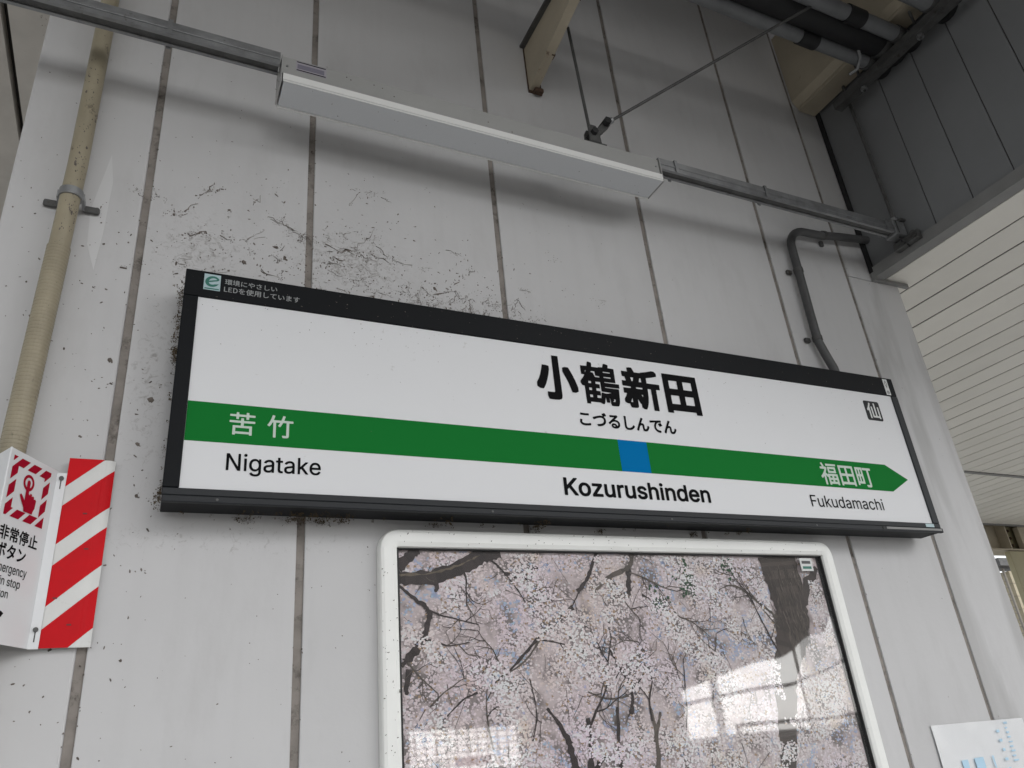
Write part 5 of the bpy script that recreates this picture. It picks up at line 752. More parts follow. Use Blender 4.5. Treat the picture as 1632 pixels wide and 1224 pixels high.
# clear cover, slightly warped towards its right side
GX0, GX1, GZ0, GZ1 = PX0 + FWD - .002, PX1 - FWD + .002, PZ0 + FWD - .002, PZ1 - FWD + .002
mb = MB(); nx, nz = 90, 70; vs = []
for j in range(nz + 1):
    for i in range(nx + 1):
        u, v = i / nx, j / nz
        x = GX0 + (GX1 - GX0) * u; z = GZ0 + (GZ1 - GZ0) * v
        e = math.sin(math.pi * u) * math.sin(math.pi * v)
        y = -.0155 - .0022 * e - .0016 * math.exp(-((u - .86) / .07) ** 2) * math.sin(math.pi * v) + .0004 * math.sin(7 * u + 3 * v) * math.sin(5 * v + 2) - .0010 * math.exp(-((u - .97) / .03) ** 2) * (1 + math.sin(9 * v)) * .5
        vs.append((x, y, z))
mb.add(vs, [(j * (nx + 1) + i, j * (nx + 1) + i + 1, (j + 1) * (nx + 1) + i + 1, (j + 1) * (nx + 1) + i) for j in range(nz) for i in range(nx)])
mb.build('clear_cover', M_FILM, pc, smooth=True, keep=True)

QX0, QX1, QZ0, QZ1 = PX0 + FWD + .004, 1.617, PZ0 + FWD, PZ1 - FWD - .001
pt = thing('cherry_poster', 'large landscape poster of pink cherry blossom and dark branches in the cream case', 'poster', ((QX0 + QX1) / 2, -.008, QZ0))
# printed paper
mp_ = mat('poster_ground', (.42, .34, .34), .5, var=.38, vscale=26)
N = mp_.node_tree.nodes; L = mp_.node_tree.links
g = N.new('ShaderNodeNewGeometry'); n1 = N.new('ShaderNodeTexNoise'); n1.inputs['Scale'].default_value = 16; n1.inputs['Detail'].default_value = 7
L.new(g.outputs['Position'], n1.inputs['Vector'])
cr = N.new('ShaderNodeValToRGB'); e = cr.color_ramp.elements
e[0].position = .40; e[0].color = (.20, .17, .165, 1); e[1].position = .54; e[1].color = (.58, .49, .49, 1)
e2 = e.new(.62); e2.color = (.66, .58, .59, 1); e3 = e.new(.70); e3.color = (.30, .38, .56, 1)
L.new(n1.outputs['Fac'], cr.inputs[0]); L.new(cr.outputs[0], N['Principled BSDF'].inputs['Base Color'])
MB().box(QX0, QX1, -.0075, -.0068, QZ0, QZ1).build('sheet', mp_, pt)
from mathutils import noise as mnoise
class Print:
    def __init__(self): self.v = []; self.f = []; self.c = []
    def poly(self, pts, y, col):
        b = len(self.v); self.v += [(p[0], y, p[1]) for p in pts]; self.f.append(tuple(range(b, b + len(pts)))); self.c += [col] * len(pts)
    def build(self, name, par):
        me = bpy.data.meshes.new(name); o0 = par.location
        me.from_pydata([(a - o0[0], b - o0[1], c - o0[2]) for a, b, c in self.v], [], self.f)
        at_ = me.attributes.new('print', 'FLOAT_COLOR', 'CORNER')
        at_.data.foreach_set('color', [x for c in self.c for x in (*c, 1.0)])
        me.materials.append(M_PRINT)
        o = bpy.data.objects.new(name, me); link(o, par); return o
def ribbon(pr, pts, w0, w1, y, col, jit=.12, sub=7, taper=1.0):
    P = [Vector((a, b)) for a, b in pts]; Q = []
    for i in range(len(P) - 1):
        p0 = P[max(i - 1, 0)]; p1 = P[i]; p2 = P[i + 1]; p3 = P[min(i + 2, len(P) - 1)]
        for k in range(sub):
            t = k / sub
            Q.append(.5 * ((2 * p1) + (p2 - p0) * t + (2 * p0 - 5 * p1 + 4 * p2 - p3) * t * t + (3 * p1 - p0 - 3 * p2 + p3) * t ** 3))
    Q.append(P[-1]); n = len(Q); prev = None
    for i, q in enumerate(Q):
        d = (Q[min(i + 1, n - 1)] - Q[max(i - 1, 0)]); d = d.normalized() if d.length > 0 else Vector((1, 0))
        nn = Vector((-d.y, d.x)); wd = (w0 + (w1 - w0) * i / (n - 1)) * .5
        a = q + nn * wd * (1 + rnd.uniform(-jit, jit) * 2); b = q - nn * wd * (1 + rnd.uniform(-jit, jit) * 2)
        if prev:
            f = rnd.uniform(.75, 1.25)
            pr.poly([prev[0], prev[1], b, a], y, tuple(c * f for c in col))
        prev = (a, b)
DK = (.045, .034, .032); GB = (.12, .10, .085)
br = Print()
yb = -.0092
ribbon(br, [(.231, 1.944), (.317, 1.946), (.400, 1.972), (.462, 2.003), (.507, 2.014)], .034, .036, yb - .0006, DK)
ribbon(br, [(.231, 1.953), (.317, 1.955), (.400, 1.980), (.450, 2.002)], .006, .003, yb - .0008, (.15, .12, .085), .5)
ribbon(br, [(.231, 1.968), (.264, 1.998), (.285, 2.013)], .030, .018, yb - .0006, DK)
ribbon(br, [(.317, 1.944), (.33, 1.925), (.325, 1.91)], .020, .006, yb, DK)
for pts, a, b in (
    ([(.232, 1.928), (.270, 1.895), (.302, 1.871), (.305, 1.845), (.287, 1.796), (.244, 1.750)], .005, .022),
    ([(.254, 1.733), (.242, 1.680)], .014, .010), ([(.287, 1.796), (.262, 1.765), (.234, 1.742)], .016, .010),
    ([(.444, 1.683), (.513, 1.725), (.588, 1.787), (.706, 1.869)], .003, .012), ([(.47, 1.70), (.55, 1.74), (.61, 1.80), (.70, 1.868)], .003, .008),
    ([(.726, 1.909), (.765, 1.949), (.800, 2.014)], .012, .010), ([(.777, 1.904), (.834, 1.950), (.899, 1.975), (.917, 2.014)], .008, .016),
    ([(.899, 1.975), (.893, 1.93), (.885, 1.900)], .018, .014), ([(.885, 1.90), (.86, 1.895), (.84, 1.90)], .018, .006),
    ([(.514, 1.956), (.562, 1.953), (.614, 1.973)], .008, .016), ([(.54, 1.948), (.60, 1.962)], .012, .008),
    ([(.646, 1.564), (.662, 1.496), (.700, 1.36), (.70, 1.0)], .009, .040), ([(.71, 1.600), (.712, 1.54), (.704, 1.492), (.70, 1.40)], .010, .020),
    ([(.746, 1.512), (.715, 1.48), (.70, 1.44)], .014, .02), ([(.60, 1.63), (.63, 1.59), (.655, 1.545)], .006, .014),
    ([(.90, 1.62), (.905, 1.54), (.89, 1.40)], .005, .018), ([(.80, 1.62), (.79, 1.52), (.79, 1.40)], .008, .014), ([(.93, 1.60), (.90, 1.53)], .006, .012),
    ([(1.184, 1.906), (1.263, 1.924), (1.347, 1.870), (1.40, 1.83)], .003, .010), ([(.93, 1.90), (.99, 1.87), (1.05, 1.82)], .006, .003),
    ([(.80, 1.76), (.82, 1.72), (.85, 1.66), (.84, 1.60)], .005, .012), ([(.72, 1.66), (.78, 1.64), (.84, 1.645)], .003, .006), ([(.90, 1.70), (.86, 1.66)], .003, .006),
    ([(.56, 1.70), (.57, 1.62), (.55, 1.55)], .003, .004), ([(.33, 1.62), (.38, 1.66), (.42, 1.675)], .003, .005)):
    ribbon(br, pts, a, b, yb - rnd.random() * .0003, DK if rnd.random() < .7 else GB, .22)
# trunk at the right of the print
ribbon(br, [(1.458, 2.014), (1.463, 1.933), (1.468, 1.851), (1.452, 1.780), (1.383, 1.670), (1.352, 1.55), (1.320, 1.437), (1.25, 1.2), (1.20, 1.0)], .152, .020, yb, (.085, .068, .058), .05)
ribbon(br, [(1.44, 1.86), (1.415, 1.79), (1.384, 1.68), (1.35, 1.54), (1.32, 1.437), (1.25, 1.2), (1.20, 1.0)], .06, .05, yb - .0001, (.07, .055, .048), .1)
ribbon(br, [(1.40, 1.97), (1.41, 1.89), (1.44, 1.83)], .03, .03, yb - .0002, (.06, .046, .04), .2)
ribbon(br, [(1.49, 1.86), (1.56, 1.93), (1.61, 1.98)], .05, .02, yb - .0003, (.07, .056, .05), .2)
for k in range(150):
    t0 = rnd.random(); zz = 1.99 - t0 * .22; xx = 1.462 + rnd.uniform(-.068, .068) * (1 - .3 * t0)
    g_ = rnd.uniform(.03, .16)
    ribbon(br, [(xx, zz), (xx + rnd.gauss(.002, .003), zz - .02), (xx + rnd.gauss(.004, .004), zz - rnd.uniform(.03, .06))], rnd.uniform(.001, .004), .001, yb - .0004 - rnd.random() * .0002, (g_, g_ * .82, g_ * .7), .3, 3)
def twig(x, z, a, ln, w, depth):
    pts = [(x, z)]; n = 4
    for i in range(n):
        a += rnd.gauss(0, .22); x += math.cos(a) * ln / n; z += math.sin(a) * ln / n
        if not (QX0 + .004 < x < QX1 - .004 and 1.34 < z < QZ1 - .004): break
        pts.append((x, z))
        if depth > 0 and rnd.random() < .75:
            twig(x, z, a + rnd.choice((-1, 1)) * rnd.uniform(.4, 1.0), ln * rnd.uniform(.35, .6), w * .55, depth - 1)
    if len(pts) > 1:
        ribbon(br, pts, w, w * .45, yb - .0001 - rnd.random() * .0004, DK if rnd.random() < .6 else GB, .18, 3)
for (x, z, a, ln, w) in ((.40, 1.97, -1.0, .12, .005), (.46, 2.0, -.5, .16, .005), (.30, 1.87, -.3, .14, .005), (.29, 1.80, -.2, .12, .005), (.25, 1.75, -1.2, .10, .005), (.59, 1.79, .2, .13, .004), (.66, 1.84, -1.2, .12, .004),
    (.73, 1.91, -2.2, .12, .004), (.83, 1.95, -1.3, .14, .005), (.90, 1.96, -.6, .16, .005), (.70, 1.56, 1.1, .26, .007), (.90, 1.58, 1.8, .20, .006), (.79, 1.58, 1.4, .16, .005),
    (.50, 1.72, 2.4, .12, .004), (1.35, 1.87, 2.6, .16, .005), (1.38, 1.72, 2.4, .22, .006), (1.40, 1.80, 2.9, .20, .005), (1.10, 1.60, 1.2, .20, .005), (1.0, 1.55, 1.6, .18, .005), (.45, 1.55, 1.9, .14, .005), (.30, 1.65, .5, .14, .004), (1.02, 1.86, -.8, .14, .004), (.57, 1.95, -1.4, .10, .004), (.78, 1.70, -2.0, .10, .004)):
    twig(x, z, a, ln, w, 2)
for k in range(150):
    x = rnd.uniform(QX0, 1.42); z = rnd.uniform(1.36, QZ1); a = rnd.choice((rnd.uniform(.5, 1.2), rnd.uniform(-1.2, -.4), rnd.uniform(1.3, 1.9))); ln = rnd.uniform(.02, .10)
    x2, z2 = x + math.cos(a) * ln, z + math.sin(a) * ln
    if x2 < QX0 or x2 > QX1 or z2 > QZ1 - .002: continue
    ribbon(br, [(x, z), ((x + x2) / 2 + rnd.gauss(0, .004), (z + z2) / 2 + rnd.gauss(0, .004)), (x2, z2)], rnd.uniform(.0006, .0012), rnd.uniform(.0010, .0022), yb - rnd.random() * .0008, GB if rnd.random() < .5 else DK, .2, 3)
for k in range(220):   # small dark leaves and buds
    cx, cz = rnd.choice(((1.087, 1.99), (1.09, 1.95), (1.088, 1.915), (1.10, 1.93), (1.25, 1.985), (.985, 1.882)))
    x = cx + rnd.gauss(0, .013); z = cz + rnd.gauss(0, .016); s = rnd.uniform(.003, .008)
    if z > QZ1 - .01: continue
    a0 = rnd.random() * 6
    br.poly([(x + s * math.cos(a0 + q * 1.257) * rnd.uniform(.5, 1), z + s * math.sin(a0 + q * 1.257) * rnd.uniform(.5, 1)) for q in range(5)], yb - rnd.random() * .001, (.045, .075 + rnd.random() * .03, .05))
br.build('printed_branches', pt)
fl = Print()
nf = 0
Z_LO = 1.34
while nf < 52000:
    x = rnd.uniform(QX0 + .006, QX1 - .006); z = rnd.uniform(Z_LO, QZ1 - .006)
    d = mnoise.fractal(Vector((x * 9, z * 9, 3.1)), 1.0, 2.0, 4)
    if 1.36 < x and z > 1.60 - (x - 1.36):
        on = abs(x - 1.462) < .078 and z > 1.78
        if on or (z > 1.78 and x > 1.56 and rnd.random() < .3) or (z <= 1.78 and abs(x - (1.383 + (z - 1.67) * .5)) < .025): 
            nf += 1; continue
    if d < -.22 and rnd.random() < .62:
        nf += 1; continue
    h = mnoise.noise(Vector((x * 5, z * 5, 9.0)))
    l = .80 + .22 * d + rnd.uniform(-.15, .11)
    warm = rnd.uniform(-.02, .03)
    fade = max(0, min(1, (x - .75) / .5)) * .08
    tan_ = max(0, mnoise.noise(Vector((x * 14, z * 14, 4.0))) - .25) * .5
    col = (l * (1.0 - .2 * tan_) + .02, l * (.895 - .05 * max(0, h) - .35 * tan_) + fade * .4, l * (.915 + .06 * h - .8 * tan_) - warm * .4 + fade * .3)
    if rnd.random() < .05: col = (.42, .30, .20)
    if rnd.random() < .02: col = (.78, .75, .76)
    if rnd.random() < .02 or (d < -.12 and mnoise.noise(Vector((x * 7, z * 7, 21.0))) > .12 and rnd.random() < .6): col = (.40 + rnd.random() * .1, .48 + rnd.random() * .08, .68)
    s = rnd.uniform(.0022, .0050); a0 = rnd.random() * 6.28; sq = rnd.uniform(.55, 1)
    pts = []
    for q in range(6):
        rr_ = s * rnd.uniform(.6, 1.15); a = a0 + q * 1.0472
        pts.append((x + rr_ * math.cos(a), z + rr_ * math.sin(a) * sq))
    fl.poly(pts, (-.0098 - rnd.random() * .0005) if d > .16 and not (1.36 < x < 1.56 and z > 1.7) and not (x < .53 and z > 1.925) else (-.0077 - rnd.random() * .0013), tuple(max(.02, min(.85, c)) for c in col)); nf += 1
fl.build('printed_blossom', pt)['kind'] = 'stuff'
# ticket stuck on the cover
tk = tag(MB().box(1.534, 1.584, -.0212, -.0206, 1.9665, 2.0065).build('case_ticket', M_LABEL), 'small white ticket with green bars stuck inside the poster case corner', 'label')
MB().box(1.541, 1.577, -.0216, -.0213, 1.989, 1.998).build('printed_bar', M_CONDUIT, tk); MB().box(1.541, 1.577, -.0216, -.0213, 1.973, 1.981).build('printed_bar', M_LOGO, tk)
# ------------------------------------------------------------------ emergency stop sign (folded, projecting) and hazard board
A = Vector((-.586, -.151, 0)); B = Vector((-.5135, -.0195, 0)); B2 = Vector((-.6585, -.0195, 0))
EZ0, EZ1 = 1.804, 2.1645
FWID = (B - A).length
fu = (B - A).normalized(); fn = Vector((fu.y, -fu.x, 0)).normalized()   # outward normal of the right-hand face
lu = (B2 - A).normalized(); ln_ = Vector((-lu.y, lu.x, 0))
if fn.y > 0: fn = -fn
if ln_.y > 0: ln_ = -ln_
es = thing('emergency_stop_sign', 'folded white projecting sign with red hand symbol for the emergency stop button', 'sign', (A.x, A.y + .06, EZ0))
def plate3(name, P, Q, n, z0, z1, th, m_, par, bevel=0):
    mb = MB(); a, b, c, d = P, Q, Q - n * th, P - n * th
    mb.add([(p.x, p.y, z) for z in (z0, z1) for p in (a, b, c, d)], [(0, 1, 2, 3), (7, 6, 5, 4), (0, 4, 5, 1), (1, 5, 6, 2), (2, 6, 7, 3), (3, 7, 4, 0)])
    return mb.build(name, m_, par, bevel)
face = plate3('sign_face', A, B, fn, EZ0, EZ1, .0025, M_SIGNW, es)
face2 = plate3('sign_face', A - fu * .0005, B2, ln_, EZ0, EZ1, .0025, M_SIGNW, es)
MB().tube([(A.x, A.y + .0012, EZ0), (A.x, A.y + .0012, EZ1)], .0022, 8).build('fold_edge', M_SIGNW, es)
MB().box(B.x - .001, -.4965, -.0215, -.0195, EZ0 - .001, EZ1 - .004).build('flange', M_SIGNW, es)
MB().box(-.676, B2.x + .001, -.0215, -.0195, EZ0 - .001, EZ1 - .004).build('flange', M_SIGNW, es)
for z in (2.148, 1.839):
    s_ = MB().tube([(-.5055, -.0217, z), (-.5055, -.0255, z)], .0048, 10).build('screw', M_GALV_DK, es)
    MB().box(-.5067, -.5045, -.0221, -.0217, z - .023, z - .002).build('rust_run', M_GALV_DK, s_)
# u: distance from the flange edge towards the fold, as read on the sign
def F1(off):
    return lambda u, z: tuple(Vector((B.x, B.y, 0)) - fu * u + fn * off + Vector((0, 0, z)))
def F2(off):
    return lambda u, z: tuple(Vector((B2.x, B2.y, 0)) - lu * (FWID - u if False else u) + ln_ * off + Vector((0, 0, z)))
def fpoly(name, loops, m_, par, off=.0006, f=F1):
    g_ = f(off)
    return flat_mesh(name, [[(a * 100, b * 100) for a, b in l] for l in loops], m_, par, lambda a, b: g_(a / 100, b / 100))
def clip(poly, nx, nz, d):   # keep nx*x+nz*z <= d
    out = []
    for i in range(len(poly)):
        p, q = poly[i], poly[(i + 1) % len(poly)]
        a = nx * p[0] + nz * p[1] - d; b = nx * q[0] + nz * q[1] - d
        if a <= 0: out.append(p)
        if a * b < 0:
            t = a / (a - b); out.append((p[0] + (q[0] - p[0]) * t, p[1] + (q[1] - p[1]) * t))
    return out
U0, U1, V0, V1, BW = .0215, .1385, 2.034, 2.1525, .0175
def pictogram(par, f):
    # hatched border; s runs left to right across the face as seen
    rects = [[(U0, V1 - BW), (U1, V1 - BW), (U1, V1), (U0, V1)], [(U0, V0), (U1, V0), (U1, V0 + BW), (U0, V0 + BW)],
             [(U0, V0 + BW), (U0 + BW, V0 + BW), (U0 + BW, V1 - BW), (U0, V1 - BW)], [(U1 - BW, V0 + BW), (U1, V0 + BW), (U1, V1 - BW), (U1 - BW, V1 - BW)]]
    loops = []
    for k in range(-8, 16):
        a = k * .0375; b = a + .0255
        for r_ in rects:
            q = clip([(-u, z) for u, z in r_], -1, 1, V0 + b + 0.02)
            q = clip(q, 1, -1, -(V0 + a + 0.02)) if len(q) > 2 else []
            if len(q) > 2: loops.append([(-x, z) for x, z in q])
    for q in loops:
        fpoly('border_stripe', [q], M_CRIM, par, f=f)
    cu, cz = .0835, 2.1115
    circ = lambda r_, n=28: [(cu + r_ * math.cos(2 * math.pi * i / n), cz + r_ * math.sin(2 * math.pi * i / n)) for i in range(n)]
    fpoly('button_ring', [circ(.0165), circ(.0105)], M_CRIM, par, f=f)
    hand = [(.0885, 2.113), (.0865, 2.1165), (.0815, 2.1165), (.079, 2.113), (.079, 2.090), (.0755, 2.0885), (.074, 2.0925), (.0695, 2.0915), (.0685, 2.087), (.066, 2.0895), (.062, 2.088), (.061, 2.0835), (.0575, 2.085), (.054, 2.082),
            (.055, 2.066), (.059, 2.0585), (.060, 2.0530), (.086, 2.0530), (.0875, 2.060), (.096, 2.070), (.104, 2.0815), (.1005, 2.0850), (.0965, 2.0825), (.0885, 2.0745)]
    fpoly('pointing_hand', [hand], M_CRIM, par, off=.0012, f=f)
pictogram(face, F1); 
fpoly('border_stripe', [[(.012, 2.148), (.012, 2.10), (.03, 2.125), (.03, 2.148)]], M_CRIM, face2, f=F2)
def ftext(s, ul, ur, z0, z1):
    g_ = F1(.0008)
    lettering(s, (-ul, -ur, z0, z1), M_INK, face, 0, to3d=lambda a, b: g_(-a, b))
ftext('非常停止', .139, .0265, 1.9885, 2.0165)
ftext('ボタン', .139, .0545, 1.9555, 1.9835)
ftext('Emergency', .139, .0430, 1.9255, 1.9475)
ftext('train stop', .139, .0555, 1.9030, 1.9235)
ftext('button', .139, .0840, 1.8850, 1.9005)
fpoly('down_arrow', [[(.1245, 1.873), (.1105, 1.873), (.1105, 1.848), (.095, 1.862), (.0865, 1.858), (.1175, 1.822), (.1485, 1.858), (.140, 1.862), (.1245, 1.848)]], M_INK, face)

hz = thing('hazard_board', 'red and white diagonally striped board with curled edge beside the emergency sign', 'sign board', (-.452, -.018, 1.804))
HX0, HX1, HZ0, HZ1 = -.4965, -.4075, 1.8045, 2.1965
def hy(x, z):
    t = max(0.0, (x + .436) / .029)
    return -.0175 + .0085 * t * t * (.6 + .4 * math.sin(z * 6 + 1)) + .0009 * math.sin(z * 31) * t + .0011 * math.exp(-((x + .4275) / .003) ** 2) * (1 + .6 * math.sin(z * 9))
cols = [HX0 + (HX1 - HX0) * i / 30 for i in range(31)]
mb = MB(); NZ = 44; vs = []
for j in range(NZ + 1):
    for x in cols:
        z = HZ0 + (HZ1 - HZ0) * j / NZ
        vs.append((x, hy(x, z), z))
b_ = len(vs); vs += [(p[0], p[1] + .0012, p[2]) for p in vs]
nc = len(cols); fs = []
for j in range(NZ):
    for i in range(nc - 1):
        q = (j * nc + i, j * nc + i + 1, (j + 1) * nc + i + 1, (j + 1) * nc + i)
        fs.append(q); fs.append(tuple(b_ + t for t in q[::-1]))
for j in range(NZ):
    for i in (0, nc - 1):
        fs.append((j * nc + i, (j + 1) * nc + i, b_ + (j + 1) * nc + i, b_ + j * nc + i))
mb.add(vs, fs); mb.build('board', M_STRIPEW, hz, smooth=True)
S = .953
bands = [(2.132, 2.6), (2.008, 2.090), (1.883, 1.9645), (1.757, 1.8395), (1.6, 1.716)]
for lo, hi in bands:
    mb = MB(); ok = False
    for i in range(nc - 1):
        xa, xb = cols[i], cols[i + 1]
        poly = clip(clip([(xa, HZ0), (xb, HZ0), (xb, HZ1 - .0), (xa, HZ1)], -S, 1, hi - S * HX0), S, -1, -(lo - S * HX0))
        if len(poly) > 2:
            # cut into short rows so that it follows the curl
            zmin = min(p[1] for p in poly); zmax = max(p[1] for p in poly); nrow = max(1, int((zmax - zmin) / .012))
            for r_ in range(nrow):
                z0 = zmin + (zmax - zmin) * r_ / nrow; z1 = zmin + (zmax - zmin) * (r_ + 1) / nrow
                q = clip(clip(poly, 0, 1, z1), 0, -1, -z0)
                if len(q) > 2:
                    mb.add([(p[0], hy(p[0], p[1]) - .0005, p[1]) for p in q], [tuple(range(len(q)))]); ok = True
    if ok: mb.build('red_stripe', M_RED, hz, smooth=True)
for (x, z) in ((-.4955 + .045, 1.848), (-.452, 2.075), (-.482, 1.90), (-.44, 2.0)):
    MB().box(x - .004, x + .004, -.0188, -.0182, z - .0015, z + .0015).build('scuff', mat('scuff', (.16, .02, .02), .6), hz)

# ------------------------------------------------------------------ paper notice, lower right
pn = thing('paper_notice', 'white paper notice with pale blue print in a clear sleeve at lower right', 'notice', (2.14, -.004, 1.15))
TL = (1.9225, 1.497)
mb = MB(); vs = []; nx_, nz_ = 16, 12
for j in range(nz_ + 1):
    for i in range(nx_ + 1):
        u, v = i / nx_, j / nz_
        vs.append((1.9225 + .445 * u + .001 * math.sin(9 * v), -.0045 - .0016 * math.sin(5 * u + 3 * v) - .0012 * math.sin(17 * u), 1.18 + (.317 - .007 * u) * v))
mb.add(vs, [(j * (nx_ + 1) + i, j * (nx_ + 1) + i + 1, (j + 1) * (nx_ + 1) + i + 1, (j + 1) * (nx_ + 1) + i) for j in range(nz_) for i in range(nx_)])
mb.build('paper_sheet', M_PAPER, pn, smooth=True)
mb = MB(); mb.add([(p[0] * 1.0, p[1] - .0035 - .0012 * math.sin(41 * p[0]) - .0010 * math.sin(23 * p[2] + 30 * p[0]), p[2] + (.003 if i > 16 * 12 else 0)) for i, p in enumerate(vs)], [(j * (nx_ + 1) + i, j * (nx_ + 1) + i + 1, (j + 1) * (nx_ + 1) + i + 1, (j + 1) * (nx_ + 1) + i) for j in range(nz_) for i in range(nx_)])
mb.build('clear_sleeve', M_SLEEVE, pn, smooth=True, keep=True)
def notice_block(x0, x1, z0, z1):
    MB().box(x0, x1, -.0088, -.0084, z0, z1).build('printed_block', M_CYAN, pn)
notice_block(2.010, 2.038, 1.34, 1.3925); notice_block(2.070, 2.112, 1.34, 1.394); notice_block(2.155, 2.162, 1.36, 1.394)
for k in range(9):
    zz = 1.478 - k * .0135
    notice_block(2.262 - k * .001, 2.262 + rnd.uniform(.008, .018), zz, zz + rnd.uniform(.003, .007))
    if k % 2 == 0: notice_block(2.215 + rnd.uniform(-.005, .005), 2.228, zz - .022, zz - .014)

# ------------------------------------------------------------------ grime: specks, dusty webs and clumps
sp = MB()
def speck(x, z, s, el=1.0, ang=None, y=-.0006):
    n = 6; a0 = rnd.random() * 6.28 if ang is None else ang
    ca, sa = math.cos(a0), math.sin(a0); vs = []
    for q in range(n):
        a = q * 1.0472; rr_ = s * rnd.uniform(.45, 1.15)
        px, pz = rr_ * math.cos(a) * el, rr_ * math.sin(a)
        vs.append((x + px * ca - pz * sa, y, z + px * sa + pz * ca))
    vs.append((x, y - s * .25, z))
    sp.add(vs, [(q, (q + 1) % n, n) for q in range(n)])
def on_wall(x, z):
    if not (XL + .01 < x < XR - .01 and .9 < z < 4.3): return False
    if SX0 < x < SX1 and SZ0 < z < SZ1: return False
    if PX0 < x < PX1 and z < PZ1: return False
    return True
for k in range(560):      # all over, thinning to the right
    x = XL + (abs(rnd.gauss(0, .75))); z = rnd.uniform(1.3, 3.6)
    if on_wall(x, z) and not (z > 3.2 and rnd.random() < .6): speck(x, z, rnd.uniform(.0006, .0017), rnd.uniform(1, 2.2))
for k in range(520):      # around the top left of the sign
    x = rnd.gauss(.15, .32); z = 2.70 + abs(rnd.gauss(0, .15))
    if on_wall(x, z): speck(x, z, rnd.uniform(.0007, .0026), rnd.uniform(1, 3))
for k in range(150):
    x = rnd.uniform(-.72, -.31); z = rnd.uniform(1.5, 2.9)
    if on_wall(x, z): speck(x, z, rnd.uniform(.0008, .0028), rnd.uniform(1, 2.5))
for k in range(90):
    x = rnd.uniform(.75, 2.5); z = rnd.uniform(1.4, 3.3)
    if on_wall(x, z): speck(x, z, rnd.uniform(.0006, .0018), rnd.uniform(1, 2))
for (x, z, s) in ((-.354, 2.358, .008), (-.37, 2.245, .004), (-.359, 2.123, .005), (-.45, 2.449, .006), (-.172, 2.783, .007), (-.066, 2.817, .006), (-.092, 2.849, .006), (.0, 3.215, .006), (-.218, 2.944, .004), (.37, 2.80, .006)):
    speck(x, z, s, 1.4); speck(x + .004, z - .003, s * .5, 2)
for k in range(260):      # on the sign face and its frame
    x = rnd.uniform(SX0 + .01, SX1 - .01); z = 2.66 - abs(rnd.gauss(0, .13))
    if z > 2.12 and not (2.35 < z < 2.58 and .6 < x < 1.22): speck(x, z, rnd.uniform(.0004, .0013), rnd.uniform(1, 2), y=-.1026 if z < 2.59 else -.1066)
for k in range(60):       # on poster frame
    x = rnd.uniform(PX0 + .01, PX1 - .05)
    speck(x, PZ1 - rnd.uniform(.002, .04), rnd.uniform(.0005, .0014), rnd.uniform(1, 3), y=-.0332)
    speck(PX0 + rnd.uniform(.002, .04), rnd.uniform(1.4, 2.0), rnd.uniform(.0005, .0014), rnd.uniform(1, 3), y=-.0332)
for k in range(230):      # chips and dirt caught along the panel joints
    x = rnd.choice(JO) + rnd.choice((-1, 1)) * rnd.uniform(.007, .011); z = rnd.uniform(1.35, 3.6)
    if on_wall(x, z): speck(x, z, rnd.uniform(.0008, .0022), rnd.uniform(1, 2), ang=1.57)
g1 = sp.build('grime_specks', M_GRIME); tag(g1, 'dark grime specks scattered over the white wall and sign', 'grime', kind='stuff')

wb = MB(); WEBDOTS = []
def strand(pts, r0, r1, jit=.004, depth=2, forks=True):
    if depth == 2: r0 *= .5; r1 *= .5
    for a_, b_2 in zip(pts[:-1], pts[1:]):
        for q_ in range(5):
            t_ = rnd.random(); sx_, sz_ = a_[0] + (b_2[0] - a_[0]) * t_ + rnd.gauss(0, .006), a_[1] + (b_2[1] - a_[1]) * t_ + rnd.gauss(0, .006)
            if on_wall(sx_, sz_): WEBDOTS.append((sx_, sz_, rnd.uniform(.5, 1.6) * max(r0, .0008)))
    P = [Vector((a, 0, b)) for a, b in pts]; out = []
    for i in range(len(P) - 1):
        for k in range(5):
            p = P[i].lerp(P[i + 1], k / 5); out.append(p + Vector((rnd.gauss(0, jit), 0, rnd.gauss(0, jit))) * (0 if k == 0 else 1))
    out.append(P[-1])
    rs = [(r0 + (r1 - r0) * i / (len(out) - 1)) * (2.2 if rnd.random() < .14 else rnd.uniform(.5, 1.2)) for i in range(len(out))]
    path = [(p.x, -.0012, p.z) for p in out]
    i0 = 0
    while i0 < len(path) - 1:
        i1 = min(len(path) - 1, i0 + rnd.randint(1, 4))
        if rnd.random() < .55: wb.tube(path[i0:i1 + 1], rs[i0:i1 + 1], 4)
        i0 = i1
    if depth > 0 and forks:
        for p in out[1:-1]:
            if rnd.random() < .22:
                a = rnd.random() * 6.28; l = rnd.uniform(.01, .045)
                q = (p.x + math.cos(a) * l, p.z + math.sin(a) * l * .7)
                if on_wall(*q): strand([(p.x, p.z), q], r0 * .55, r1 * .35, jit * .7, depth - 1)
